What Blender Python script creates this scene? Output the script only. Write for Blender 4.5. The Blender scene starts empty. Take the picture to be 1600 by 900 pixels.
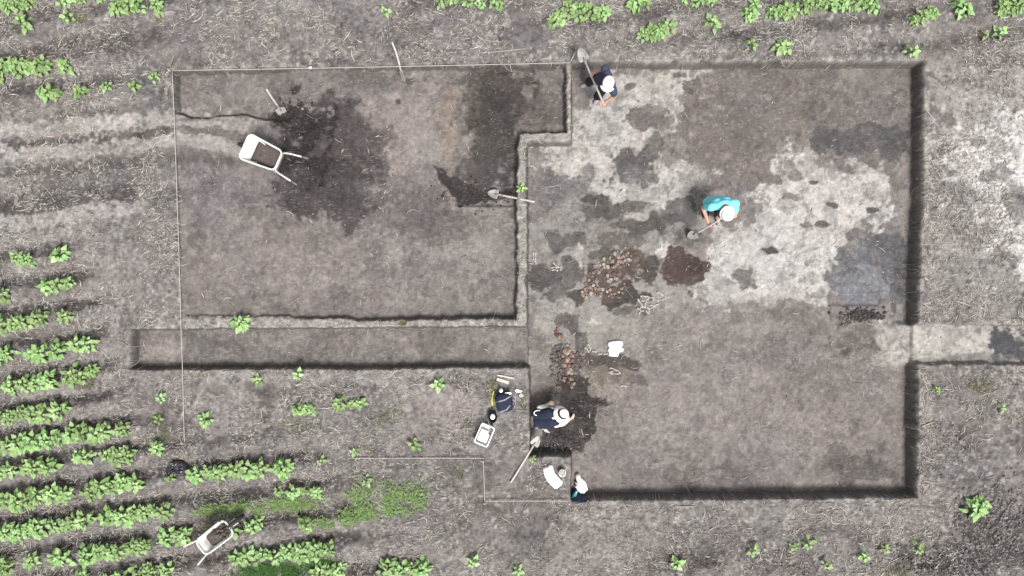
import bpy, bmesh, math, random
import numpy as np
from mathutils import Vector, Matrix, Euler

scene = bpy.context.scene
COL = scene.collection
R = math.radians
rng = np.random.default_rng(11)
random.seed(5)

# ---------------------------------------------------------------- camera, sky, sun, exposure
CAM_H = 14.0            # drone height above the field (m)
PXM = 80.0              # photograph pixels per metre at field level
cam_d = bpy.data.cameras.new('camera'); cam = bpy.data.objects.new('camera', cam_d); COL.objects.link(cam)
cam.location = (0, 0, CAM_H); cam.rotation_euler = (0, 0, 0)
cam_d.sensor_fit = 'HORIZONTAL'; cam_d.angle = 2 * math.atan(10.0 / CAM_H); cam_d.clip_end = 1000
scene.camera = cam

SUN_EL, SUN_AZ = R(63), R(152)       # azimuth clockwise from +Y: low right of the picture
world = bpy.data.worlds.new('World'); scene.world = world; world.use_nodes = True
wn = world.node_tree; wn.nodes.clear()
sky = wn.nodes.new('ShaderNodeTexSky'); sky.sky_type = 'NISHITA'; sky.sun_disc = False
sky.sun_elevation = SUN_EL; sky.sun_rotation = SUN_AZ; sky.dust_density = 3.0; sky.ozone_density = 0.5
hs = wn.nodes.new('ShaderNodeHueSaturation'); hs.inputs['Saturation'].default_value = 0.12   # thin white overcast
bgd = wn.nodes.new('ShaderNodeBackground'); bgd.inputs['Strength'].default_value = 0.088
wo = wn.nodes.new('ShaderNodeOutputWorld')
wn.links.new(sky.outputs[0], hs.inputs['Color']); wn.links.new(hs.outputs[0], bgd.inputs['Color'])
wn.links.new(bgd.outputs[0], wo.inputs['Surface'])
sun_d = bpy.data.lights.new('sun', 'SUN'); sun = bpy.data.objects.new('sun', sun_d); COL.objects.link(sun)
sun_d.energy = 2.3; sun_d.angle = R(16); sun_d.color = (1.0, 0.97, 0.93)
sd = Vector((math.sin(SUN_AZ) * math.cos(SUN_EL), math.cos(SUN_AZ) * math.cos(SUN_EL), math.sin(SUN_EL)))
sun.rotation_euler = (-sd).to_track_quat('-Z', 'Y').to_euler(); sun.location = (0, 0, 30)
scene.view_settings.view_transform = 'Standard'; scene.view_settings.look = 'None'
scene.view_settings.gamma = 1.0; scene.view_settings.use_curve_mapping = False
scene.view_settings.exposure = 1.36
KLIT = 2.6              # how much brighter open ground shows than its base colour at this exposure

# ---------------------------------------------------------------- helpers
def at(px, py, z=0.0):
    s = (CAM_H - z) / CAM_H / PXM
    return Vector(((px - 800) * s, (450 - py) * s, z))

def lin(c):
    c = np.asarray(c, dtype=float) / 255.0
    return np.where(c <= 0.04045, c / 12.92, ((c + 0.055) / 1.055) ** 2.4)

def base(c):            # surface colour of a thing that shows as 8-bit colour c in flat light
    return lin(c) / KLIT

def tag(o, label=None, cat=None, group=None, kind=None):
    if label: o['label'] = label
    if cat: o['category'] = cat
    if group: o['group'] = group
    if kind: o['kind'] = kind
    return o

def thing(name, loc, label, cat, group=None, rz=0.0):
    o = bpy.data.objects.new(name, None); COL.objects.link(o)
    o.empty_display_size = 0.2
    o.location = loc; o.rotation_euler = (0, 0, rz)
    return tag(o, label, cat, group)

def link(name, me, mat=None, parent=None, loc=None):
    o = bpy.data.objects.new(name, me); COL.objects.link(o)
    if mat is not None and not me.materials: me.materials.append(mat)
    if parent is not None: o.parent = parent
    if loc is not None: o.location = loc
    return o

def copy_tree(o, parent=None):
    c = o.copy(); COL.objects.link(c)
    if parent is not None: c.parent = parent
    for ch in list(o.children): copy_tree(ch, c)
    return c

def np_mesh(name, V, F, smooth=False):
    me = bpy.data.meshes.new(name)
    V = np.asarray(V, dtype=np.float32); F = np.asarray(F, dtype=np.int32)
    n, k = F.shape
    me.vertices.add(len(V)); me.vertices.foreach_set('co', V.ravel())
    me.loops.add(n * k); me.loops.foreach_set('vertex_index', F.ravel())
    me.polygons.add(n); me.polygons.foreach_set('loop_start', np.arange(0, n * k, k, dtype=np.int32))
    me.polygons.foreach_set('loop_total', np.full(n, k, dtype=np.int32))
    if smooth: me.polygons.foreach_set('use_smooth', np.ones(n, dtype=bool))
    me.update(calc_edges=True)
    return me

def set_color(me, name, C):
    a = me.color_attributes.new(name, 'FLOAT_COLOR', 'POINT')
    C = np.asarray(C, dtype=np.float32)
    if C.shape[1] == 3: C = np.hstack([C, np.ones((len(C), 1), dtype=np.float32)])
    a.data.foreach_set('color', C.ravel())

class MB:
    """collects tubes, boxes, lofts and lathes into one mesh"""
    def __init__(s): s.v = []; s.f = []
    def add(s, vs, fs):
        b = len(s.v); s.v += [tuple(v) for v in vs]; s.f += [tuple(i + b for i in f) for f in fs]
    def loft(s, rings, cap0=True, cap1=True, closed=True):
        n = len(rings[0]); vs = [p for r in rings for p in r]; fs = []
        for i in range(len(rings) - 1):
            for j in range(n if closed else n - 1):
                k = (j + 1) % n
                fs.append((i * n + j, i * n + k, (i + 1) * n + k, (i + 1) * n + j))
        if closed and cap0: fs.append(tuple(range(n))[::-1])
        if closed and cap1: fs.append(tuple((len(rings) - 1) * n + j for j in range(n)))
        s.add(vs, fs)
    def tube(s, path, r, seg=8):
        path = [Vector(p) for p in path]; rs = r if isinstance(r, (list, tuple)) else [r] * len(path)
        rings = []; up = None
        for i, p in enumerate(path):
            d = (path[min(i + 1, len(path) - 1)] - path[max(i - 1, 0)]).normalized()
            if up is None: up = Vector((0, 0, 1)) if abs(d.z) < 0.9 else Vector((1, 0, 0))
            a = d.cross(up).normalized(); b = a.cross(d).normalized(); up = b
            rings.append([p + (a * math.cos(t) + b * math.sin(t)) * rs[i] for t in [2 * math.pi * k / seg for k in range(seg)]])
        s.loft(rings)
    def box(s, c, d, M=None):
        c = Vector(c); x, y, z = [k / 2 for k in d]
        vs = [Vector((sx * x, sy * y, sz * z)) for sx in (-1, 1) for sy in (-1, 1) for sz in (-1, 1)]
        if M is not None: vs = [M @ v for v in vs]
        s.add([v + c for v in vs], [(0, 1, 3, 2), (4, 6, 7, 5), (0, 4, 5, 1), (2, 3, 7, 6), (0, 2, 6, 4), (1, 5, 7, 3)])
    def lathe(s, prof, c=(0, 0, 0), seg=20, M=None, sx=1.0, sy=1.0):
        c = Vector(c); rings = []
        for r, z in prof:
            ring = [Vector((math.cos(2 * math.pi * k / seg) * r * sx, math.sin(2 * math.pi * k / seg) * r * sy, z)) for k in range(seg)]
            if M is not None: ring = [M @ v for v in ring]
            rings.append([v + c for v in ring])
        s.loft(rings)
    def mesh(s, name, smooth=True, bevel=0.0):
        me = bpy.data.meshes.new(name); me.from_pydata(s.v, [], s.f)
        bm = bmesh.new(); bm.from_mesh(me)
        bmesh.ops.recalc_face_normals(bm, faces=bm.faces)
        if bevel > 0: bmesh.ops.bevel(bm, geom=list(bm.edges), offset=bevel, segments=2, affect='EDGES', profile=0.6)
        bm.to_mesh(me); bm.free()
        for p in me.polygons: p.use_smooth = smooth
        return me
    def obj(s, name, mat, parent=None, smooth=True, bevel=0.0):
        return link(name, s.mesh(name, smooth, bevel), mat, parent)

# ---------------------------------------------------------------- noise (numpy value noise)
_tab = np.random.default_rng(3).random((64, 256, 256)).astype(np.float32)
def vnoise(x, y, seed):
    t = _tab[seed % 64]
    xi = np.floor(x).astype(np.int64); yi = np.floor(y).astype(np.int64)
    fx = (x - xi).astype(np.float32); fy = (y - yi).astype(np.float32)
    fx = fx * fx * fx * (fx * (fx * 6 - 15) + 10); fy = fy * fy * fy * (fy * (fy * 6 - 15) + 10)
    x0 = xi & 255; x1 = (xi + 1) & 255; y0 = yi & 255; y1 = (yi + 1) & 255
    a = t[y0, x0]; b = t[y0, x1]; c = t[y1, x0]; d = t[y1, x1]
    return (a + (b - a) * fx) + ((c + (d - c) * fx) - (a + (b - a) * fx)) * fy
def fbm(x, y, wl, octs=4, seed=0, gain=0.5):
    """-1..1, wl = wavelength of the first octave"""
    v = 0; amp = 1; tot = 0; f = 1.0 / wl; ca, sa = math.cos(0.6), math.sin(0.6)
    for o in range(octs):
        v = v + amp * (vnoise(x * f + 17.3 * o + 40, y * f + 9.1 * o + 80, seed * 7 + o) * 2 - 1); tot += amp
        amp *= gain; f *= 2.03; x, y = ca * x - sa * y, sa * x + ca * y
    return v / tot
def sstep(a, b, x):
    t = np.clip((x - a) / (b - a), 0, 1); return t * t * (3 - 2 * t)
def sdf(x, y, poly):
    """signed distance to a polygon, negative inside"""
    P = np.asarray(poly, dtype=np.float32); d = np.full(x.shape, 1e9, dtype=np.float32); ins = np.zeros(x.shape, dtype=bool)
    for i in range(len(P)):
        ax, ay = P[i]; bx, by = P[(i + 1) % len(P)]
        ex, ey = bx - ax, by - ay; L = ex * ex + ey * ey + 1e-9
        t = np.clip(((x - ax) * ex + (y - ay) * ey) / L, 0, 1)
        d = np.minimum(d, (x - ax - t * ex) ** 2 + (y - ay - t * ey) ** 2)
        c = ((ay > y) != (by > y)) & (x < (bx - ax) * (y - ay) / ((by - ay) if by != ay else 1e-9) + ax)
        ins ^= c
    d = np.sqrt(d)
    return np.where(ins, -d, d)

# ---------------------------------------------------------------- materials
def mat_new(name):
    m = bpy.data.materials.new(name); m.use_nodes = True
    return m, m.node_tree, m.node_tree.nodes['Principled BSDF']

def mat_plain(name, c, rough=0.7, metal=0.0, var=0.12, scale=25.0, dirt=None, dirt_amt=0.0, bump=0.15, spec=0.3):
    """procedural colour with mottling, optional soil smears and a fine bump"""
    m, nt, b = mat_new(name); N = nt.nodes.new; Lk = nt.links.new
    tc = N('ShaderNodeTexCoord'); no = N('ShaderNodeTexNoise'); no.inputs['Scale'].default_value = scale; no.inputs['Detail'].default_value = 6
    Lk(tc.outputs['Object'], no.inputs['Vector'])
    ra = N('ShaderNodeMapRange'); ra.inputs[1].default_value = 0.3; ra.inputs[2].default_value = 0.7
    ra.inputs[3].default_value = 1 - var; ra.inputs[4].default_value = 1 + var * 0.5; Lk(no.outputs[0], ra.inputs[0])
    mx = N('ShaderNodeMix'); mx.data_type = 'RGBA'; mx.blend_type = 'MULTIPLY'; mx.inputs[0].default_value = 1
    mx.inputs[6].default_value = (*c, 1); Lk(ra.outputs[0], mx.inputs[7]); out = mx.outputs[2]
    if dirt is not None:
        n2 = N('ShaderNodeTexNoise'); n2.inputs['Scale'].default_value = scale * 0.35; n2.inputs['Detail'].default_value = 8
        Lk(tc.outputs['Object'], n2.inputs['Vector'])
        r2 = N('ShaderNodeMapRange'); r2.inputs[1].default_value = 0.52; r2.inputs[2].default_value = 0.72; r2.inputs[4].default_value = dirt_amt
        Lk(n2.outputs[0], r2.inputs[0])
        m2 = N('ShaderNodeMix'); m2.data_type = 'RGBA'; m2.inputs[7].default_value = (*dirt, 1)
        Lk(r2.outputs[0], m2.inputs[0]); Lk(out, m2.inputs[6]); out = m2.outputs[2]
    Lk(out, b.inputs['Base Color'])
    b.inputs['Roughness'].default_value = rough; b.inputs['Metallic'].default_value = metal; b.inputs['Specular IOR Level'].default_value = spec
    if bump > 0:
        bp = N('ShaderNodeBump'); bp.inputs['Strength'].default_value = bump; bp.inputs['Distance'].default_value = 0.01
        Lk(no.outputs[0], bp.inputs['Height']); Lk(bp.outputs[0], b.inputs['Normal'])
    return m

def mat_attr(name, attr, rough=0.95, n_scale=70.0, n_amt=0.25, bump=0.5, dist=0.012, spec=0.15, rand=0.0):
    """base colour from a colour attribute, broken up by fine procedural grain"""
    m, nt, b = mat_new(name); N = nt.nodes.new; Lk = nt.links.new
    at_ = N('ShaderNodeAttribute'); at_.attribute_name = attr
    tc = N('ShaderNodeTexCoord'); no = N('ShaderNodeTexNoise'); no.inputs['Scale'].default_value = n_scale; no.inputs['Detail'].default_value = 5
    no.inputs['Roughness'].default_value = 0.65
    Lk(tc.outputs['Object'], no.inputs['Vector'])
    ra = N('ShaderNodeMapRange'); ra.inputs[1].default_value = 0.28; ra.inputs[2].default_value = 0.72
    ra.inputs[3].default_value = 1 - n_amt; ra.inputs[4].default_value = 1 + n_amt; Lk(no.outputs[0], ra.inputs[0])
    mx = N('ShaderNodeMix'); mx.data_type = 'RGBA'; mx.blend_type = 'MULTIPLY'; mx.inputs[0].default_value = 1
    Lk(at_.outputs['Color'], mx.inputs[6]); Lk(ra.outputs[0], mx.inputs[7]); out = mx.outputs[2]
    if rand > 0:
        oi = N('ShaderNodeObjectInfo'); r3 = N('ShaderNodeMapRange'); r3.inputs[3].default_value = 1 - rand; r3.inputs[4].default_value = 1 + rand
        Lk(oi.outputs['Random'], r3.inputs[0]); m3 = N('ShaderNodeMix'); m3.data_type = 'RGBA'; m3.blend_type = 'MULTIPLY'; m3.inputs[0].default_value = 1
        Lk(out, m3.inputs[6]); Lk(r3.outputs[0], m3.inputs[7]); out = m3.outputs[2]
    Lk(out, b.inputs['Base Color'])
    b.inputs['Roughness'].default_value = rough; b.inputs['Specular IOR Level'].default_value = spec
    if bump > 0:
        bp = N('ShaderNodeBump'); bp.inputs['Strength'].default_value = bump; bp.inputs['Distance'].default_value = dist
        Lk(no.outputs[0], bp.inputs['Height']); Lk(bp.outputs[0], b.inputs['Normal'])
    return m

SOILC = tuple(base((120, 108, 102)))
M = {}
def mat_ground():
    m, nt, b = mat_new('soil'); N = nt.nodes.new; Lk = nt.links.new
    def mrange(src, a, b_, c, d):
        r = N('ShaderNodeMapRange'); r.inputs[1].default_value = a; r.inputs[2].default_value = b_; r.inputs[3].default_value = c; r.inputs[4].default_value = d; Lk(src, r.inputs[0]); return r.outputs[0]
    def math_(op, a, b_):
        k = N('ShaderNodeMath'); k.operation = op
        for i, q in enumerate((a, b_)):
            if isinstance(q, (int, float)): k.inputs[i].default_value = q
            else: Lk(q, k.inputs[i])
        return k.outputs[0]
    def noise(scale, det, rough, vec):
        n = N('ShaderNodeTexNoise'); n.inputs['Scale'].default_value = scale; n.inputs['Detail'].default_value = det; n.inputs['Roughness'].default_value = rough; Lk(vec, n.inputs['Vector']); return n.outputs[0]
    a = N('ShaderNodeAttribute'); a.attribute_name = 'soil'; tc = N('ShaderNodeTexCoord'); P = tc.outputs['Object']; rough = a.outputs['Alpha']
    n1 = noise(17, 6, .72, P); n2 = noise(48, 3, .6, P)
    g = math_('ADD', math_('SUBTRACT', mrange(n1, .30, .70, 0, 1), .5), math_('MULTIPLY', math_('SUBTRACT', mrange(n2, .30, .70, 0, 1), .5), .8))
    g = math_('ADD', math_('MULTIPLY', math_('MULTIPLY', g, rough), .85), 1.0)
    g = math_('MAXIMUM', g, .25)
    mx = N('ShaderNodeMix'); mx.data_type = 'RGBA'; mx.blend_type = 'MULTIPLY'; mx.inputs[0].default_value = 1; Lk(a.outputs['Color'], mx.inputs[6]); Lk(g, mx.inputs[7])
    # chaff: short pale flecks lying two ways
    out = mx.outputs[2]
    for rot, sc, th in ((.15, (9, 34, 20), .63), (1.5, (10, 38, 20), .65), (.8, (11, 36, 20), .655)):
        mp = N('ShaderNodeMapping'); mp.inputs['Rotation'].default_value = (0, 0, rot); mp.inputs['Scale'].default_value = sc; Lk(P, mp.inputs[0])
        f = mrange(noise(1.0, 2, .55, mp.outputs[0]), th, th + .05, 0, .75)
        f = math_('MULTIPLY', f, math_('MULTIPLY', rough, rough))
        m2 = N('ShaderNodeMix'); m2.data_type = 'RGBA'; Lk(f, m2.inputs[0]); Lk(out, m2.inputs[6]); m2.inputs[7].default_value = (*base((214, 207, 199)), 1); out = m2.outputs[2]
    Lk(out, b.inputs['Base Color']); b.inputs['Roughness'].default_value = .95; b.inputs['Specular IOR Level'].default_value = .12
    bp = N('ShaderNodeBump'); bp.inputs['Strength'].default_value = .8; bp.inputs['Distance'].default_value = .02; Lk(math_('MULTIPLY', n1, rough), bp.inputs['Height']); Lk(bp.outputs[0], b.inputs['Normal'])
    return m
M['ground'] = mat_ground()
M['clod'] = mat_attr('clods', 'tint', n_scale=60, n_amt=0.3, bump=0.4)
M['straw'] = mat_attr('straw', 'tint', n_scale=40, n_amt=0.2, bump=0.0, rough=0.8)
M['chunk'] = mat_attr('burnt_clay', 'tint', n_scale=60, n_amt=0.3, bump=0.5, rand=0.25)
M['white_metal'] = mat_plain('white_paint', (0.52, 0.52, 0.50), 0.45, dirt=SOILC, dirt_amt=0.55, scale=12, bump=0.05, spec=0.5)
M['grip'] = mat_plain('grey_rubber', (0.11, 0.12, 0.15), 0.7)
M['rubber'] = mat_plain('black_rubber', (0.02, 0.02, 0.02), 0.8)
M['steel'] = mat_plain('worn_steel', (0.27, 0.26, 0.25), 0.55, 0.2, dirt=tuple(base((165, 155, 147))), dirt_amt=0.85, scale=30)
M['wood'] = mat_plain('pale_wood', tuple(base((250, 242, 232))), 0.7, scale=30, var=0.2)
M['stick'] = mat_plain('weathered_stick', tuple(base((205, 196, 186))), 0.85, scale=40, var=0.25)
M['string'] = mat_plain('cotton_string', tuple(base((232, 224, 216))), 0.9)
M['white_cloth'] = mat_plain('white_cloth', (0.78, 0.78, 0.75), 0.9, scale=18, var=0.08, bump=0.3)
M['white_plastic'] = mat_plain('white_plastic', (0.80, 0.80, 0.79), 0.5, scale=14, var=0.06, bump=0.35)
M['grey_plastic'] = mat_plain('grey_plastic', (0.38, 0.37, 0.37), 0.5, scale=20, dirt=SOILC, dirt_amt=0.4)
M['navy'] = mat_plain('navy_cotton', (0.034, 0.042, 0.075), 0.9, scale=30, var=0.3, bump=0.4)
M['navy_vest'] = mat_plain('dark_navy_vest', (0.013, 0.017, 0.036), 0.9, scale=30, var=0.3, bump=0.4)
M['cyan'] = mat_plain('cyan_cotton', (0.16, 0.56, 0.64), 0.9, scale=22, var=0.18, bump=0.5)
M['black_cloth'] = mat_plain('black_cloth', (0.012, 0.012, 0.016), 0.9, scale=30, var=0.3)
M['grey_cloth'] = mat_plain('grey_cloth', (0.22, 0.22, 0.24), 0.9, scale=30, var=0.3)
M['skin'] = mat_plain('skin', (0.40, 0.22, 0.16), 0.55, scale=20, var=0.1)
M['skin_pale'] = mat_plain('pale_skin', (0.60, 0.46, 0.39), 0.55, scale=20, var=0.1)
M['hair'] = mat_plain('dark_hair', (0.03, 0.02, 0.015), 0.6)
M['eye'] = mat_plain('eye_dark', (0.02, 0.015, 0.012), 0.2)
M['shoe'] = mat_plain('grey_shoe', (0.20, 0.20, 0.24), 0.7, dirt=SOILC, dirt_amt=0.6)
M['yellow'] = mat_plain('yellow_plastic', (0.42, 0.42, 0.06), 0.5)
M['cyan_plastic'] = mat_plain('cyan_bottle', (0.05, 0.35, 0.48), 0.25, spec=0.5)
M['bone'] = mat_plain('bone', tuple(base((226, 218, 208))), 0.7, scale=40, var=0.3)
M['black_bag'] = mat_plain('black_plastic_bag', (0.035, 0.032, 0.04), 0.28, scale=16, bump=0.6, spec=0.6)
M['soil_load'] = mat_attr('loose_soil', 'tint', n_scale=45, n_amt=0.35, bump=0.8, dist=0.02)
M['stem'] = mat_plain('green_stem', (0.09, 0.14, 0.04), 0.7)

def mat_leaf():
    m, nt, b = mat_new('leaf'); N = nt.nodes.new; Lk = nt.links.new
    a = N('ShaderNodeAttribute'); a.attribute_name = 'tint'
    oi = N('ShaderNodeObjectInfo')
    r = N('ShaderNodeMapRange'); r.inputs[3].default_value = 0.70; r.inputs[4].default_value = 1.10; Lk(oi.outputs['Random'], r.inputs[0])
    hsv = N('ShaderNodeHueSaturation'); Lk(a.outputs['Color'], hsv.inputs['Color']); Lk(r.outputs[0], hsv.inputs['Value'])
    r2 = N('ShaderNodeMapRange'); r2.inputs[3].default_value = 0.478; r2.inputs[4].default_value = 0.503; Lk(oi.outputs['Random'], r2.inputs[0]); Lk(r2.outputs[0], hsv.inputs['Hue'])
    tc = N('ShaderNodeTexCoord'); no = N('ShaderNodeTexNoise'); no.inputs['Scale'].default_value = 45; Lk(tc.outputs['Object'], no.inputs['Vector'])
    ra = N('ShaderNodeMapRange'); ra.inputs[1].default_value = .3; ra.inputs[2].default_value = .7; ra.inputs[3].default_value = .82; ra.inputs[4].default_value = 1.15; Lk(no.outputs[0], ra.inputs[0])
    mx = N('ShaderNodeMix'); mx.data_type = 'RGBA'; mx.blend_type = 'MULTIPLY'; mx.inputs[0].default_value = 1
    Lk(hsv.outputs[0], mx.inputs[6]); Lk(ra.outputs[0], mx.inputs[7])
    Lk(mx.outputs[2], b.inputs['Base Color']); b.inputs['Roughness'].default_value = 0.5; b.inputs['Specular IOR Level'].default_value = 0.35
    tr = N('ShaderNodeBsdfTranslucent'); Lk(mx.outputs[2], tr.inputs['Color'])
    ms = N('ShaderNodeMixShader'); ms.inputs[0].default_value = 0.25
    Lk(b.outputs[0], ms.inputs[1]); Lk(tr.outputs[0], ms.inputs[2]); Lk(ms.outputs[0], nt.nodes['Material Output'].inputs['Surface'])
    return m
M['leaf'] = mat_leaf()

# ================================================================ TERRAIN: one sheet, dense over the dig, coarse to the horizon
STEP = 0.02
def axis(half):
    d = np.arange(-half, half + STEP / 2, STEP)
    g = half + STEP * np.cumsum(1.28 ** np.arange(1, 31)); g = g[g < 260]
    return np.concatenate([-g[::-1], d, g])
XH, YH = 11.4, 6.8
xs = axis(XH); ys = axis(YH)
X, Y = np.meshgrid(xs, ys); X = X.astype(np.float32); Y = Y.astype(np.float32)
PU0 = 800 + X * PXM; PV0 = 450 - Y * PXM           # plan coordinates of the survey grid (80 units to the metre)

ROWQ = np.array([-160, -110, -60, -10, 43, 106, 160, 210, 260, 310, 360, 410, 457, 500, 552, 605, 648, 694, 735, 781, 829, 880, 925, 975, 1025, 1075], dtype=float)
def row_phase(u, v):
    q = v + 0.125 * u
    i = np.interp(q, ROWQ, np.arange(len(ROWQ)), left=0, right=len(ROWQ) - 1)
    return i - np.floor(i)                           # 0 on a row line, runs down the picture to the next row
fld_wob = fbm(PU0, PV0, 120, 3, 2)

CROP = [(-200, 370), (120, 375), (165, 470), (175, 560), (215, 640), (270, 690), (470, 690), (560, 780), (620, 850), (690, 1100), (-200, 1100)]
CROPTL = [(-200, -200), (300, -200), (290, 20), (240, 90), (160, 160), (-200, 175)]
CROPTR = [(640, -200), (1900, -200), (1800, 60), (1440, 90), (1150, 80), (900, 55), (640, 20)]
m_crop = np.maximum(sstep(25, -25, sdf(PU0, PV0, CROP) + 14 * fld_wob), 0.75 * sstep(30, -30, sdf(PU0, PV0, CROPTL) + 14 * fld_wob))
m_crop = np.maximum(m_crop, 0.55 * sstep(25, -25, sdf(PU0, PV0, CROPTR) + 14 * fld_wob))
ph = row_phase(PU0, PV0 + 5 * fld_wob)

edge_w = 2.0 * fbm(PU0, PV0, 9, 2, 4) + 2.4 * fbm(PU0, PV0, 20, 3, 5) + 0.8 * fbm(PU0, PV0, 60, 2, 6)
EU = PU0 + edge_w; EV = PV0 + 2.0 * fbm(PU0, PV0, 9, 2, 3) + 2.4 * fbm(PU0, PV0, 20, 3, 7) + 0.8 * fbm(PU0, PV0, 60, 2, 8)
RIGHT_PIT = [(894, 98), (1442, 96), (1441, 300), (1433, 503), (1433, 570), (1432, 776), (893, 781), (893, 712), (829, 712), (827, 576), (824, 574), (824, 222), (894, 221)]
LEFT_PIT = [(271, 110), (884, 99), (884, 205), (808, 207), (807, 497), (690, 499), (600, 500), (450, 494), (287, 494), (279, 380), (275, 238)]
TRENCH = [(205, 515), (500, 513), (840, 510), (840, 573), (620, 575), (205, 576)]
EAST_CUT = [(1420, 507), (1850, 512), (1850, 566), (1420, 569)]
def pit_mask(poly, w, rough=1.0):
    sd_ = sdf(PU0 + edge_w * rough, PV0 + (EV - PV0) * rough, poly)
    return np.clip(0.5 - sd_ / w, 0, 1)
mR = pit_mask(RIGHT_PIT, 4.0, .55); mL = pit_mask(LEFT_PIT, 4.0, 1.2); mT = pit_mask(TRENCH, 4.0, .7); mE = pit_mask(EAST_CUT, 4.0)
sL = sdf(PU0, PV0, LEFT_PIT)

big = 0.030 * fbm(PU0, PV0, 300, 3, 9)
mid = 0.018 * fbm(PU0, PV0, 40, 4, 10)
ground_h = big + mid + m_crop * 0.055 * np.cos(2 * np.pi * (ph - 0.08)) + 0.012 * fbm(PU0, PV0, 10, 3, 12) * (1 + m_crop) + 0.010 * fbm(PU0, PV0, 4.5, 2, 11)
# pit floors
dR = 0.36 + 0.02 * fbm(PU0, PV0, 160, 3, 13) + 0.008 * fbm(PU0, PV0, 12, 3, 14)
dR = dR - 0.20 * sstep(1388, 1436, PU0 + 10 * fbm(PU0, PV0, 20, 3, 15)) * sstep(500, 512, PV0) * sstep(578, 562, PV0)
dR = dR - 0.05 * sstep(1306, 1312, PU0) * sstep(0, 1, sstep(474, 482, PV0) * sstep(512, 496, PV0)) * sstep(1395, 1380, PU0)
def gauss(cx, cy, rx, ry): return np.exp(-(((PU0 - cx) / rx) ** 2 + ((PV0 - cy) / ry) ** 2))
dR = dR - 0.05 * gauss(955, 428, 45, 45) - 0.04 * gauss(880, 570, 28, 50) - 0.04 * gauss(925, 655, 50, 25) + 0.03 * gauss(1050, 425, 30, 28)
dL = 0.06 + 0.21 * sstep(290, 800, PU0) + 0.015 * fbm(PU0, PV0, 120, 3, 16)
wob = 8 * fbm(PU0, PV0, 34, 4, 17) + 4 * np.sin((PU0 - 283) / 50)
strip = sstep(184, 177, PV0 + wob - 4 * sstep(380, 440, PU0)) * sstep(470, 438, PU0 + wob)
dL = dL * (1 - strip) + (0.22) * strip
ramp = sstep(184, 190, PV0) * sstep(246, 228, PV0) * sstep(430, 282, PU0)
dL = dL * (1 - 0.85 * ramp)
CUT = [(677, 258), (691, 285), (706, 298), (712, 322), (742, 321), (772, 319), (815, 322), (815, 190), (890, 190), (890, 90), (740, 90), (735, 200)]
sC = sdf(PU0 + 5 * fbm(PU0, PV0, 30, 4, 18), PV0 + 4 * fbm(PU0, PV0, 22, 4, 19), CUT)
cut = sstep(2, -5, sC) * sstep(150, 255, PV0)
cut2 = sstep(2, -25, sC)
dL = dL + 0.07 * cut + 0.05 * cut2 * (1 - sstep(150, 255, PV0))
dL = dL + 0.010 * fbm(PU0, PV0, 14, 3, 20)
SPOIL = gauss(500, 240, 75, 85) + 0.8 * gauss(462, 185, 30, 22)
dL = dL - 0.05 * np.clip(SPOIL, 0, 1) - 0.035 * np.clip(SPOIL, 0, 1) * fbm(PU0, PV0, 7, 3, 21)
dT = 0.28 + 0.012 * fbm(PU0, PV0, 60, 3, 22)
dE = 0.14 + 0.02 * fbm(PU0, PV0, 30, 3, 23)
depth = np.maximum(np.maximum(mR * dR, mL * dL), np.maximum(mT * dT, mE * dE))
inpit = np.maximum(np.maximum(mR, mL), np.maximum(mT, mE))
# baulk tops sag and crumble a little, the spoil field lower right is cloddy
rough_r = sstep(1440, 1500, PU0) * sstep(590, 700, PV0) + gauss(1450, 890, 90, 30) + 0.6 * gauss(1120, 890, 120, 30)
Z = ground_h * (1 - inpit) - depth + 0.028 * np.clip(rough_r, 0, 1) * fbm(PU0, PV0, 9, 3, 24) * (1 - inpit)
Z = Z + 0.012 * sstep(-14, 0, -sdf(PU0, PV0, [(884, 98), (894, 98), (894, 222), (824, 222), (824, 510), (808, 510), (808, 207), (884, 205)])) * fbm(PU0, PV0, 8, 3, 25) * (1 - inpit)
far = np.clip((np.maximum(np.abs(X) - XH, np.abs(Y) - YH)) / 3, 0, 1)
Z = (Z * (1 - far)).astype(np.float32)

def ground_z(x, y):
    fx = np.interp(x, xs, np.arange(len(xs))); fy = np.interp(y, ys, np.arange(len(ys)))
    i = np.clip(np.floor(fx).astype(int), 0, len(xs) - 2); j = np.clip(np.floor(fy).astype(int), 0, len(ys) - 2)
    a, b = fx - i, fy - j
    return Z[j, i] * (1 - a) * (1 - b) + Z[j, i + 1] * a * (1 - b) + Z[j + 1, i] * (1 - a) * b + Z[j + 1, i + 1] * a * b
def on(px, py, lift=0.0):
    """the point of the ground that the photo shows at this pixel"""
    z = 0.0
    for _ in range(6):
        p = at(px, py, z); z = float(ground_z(p.x, p.y))
    p.z = z + lift
    return p
def plan(x, y, z):
    s = CAM_H / (CAM_H - z) * PXM
    return 800 + x * s, 450 - y * s

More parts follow.
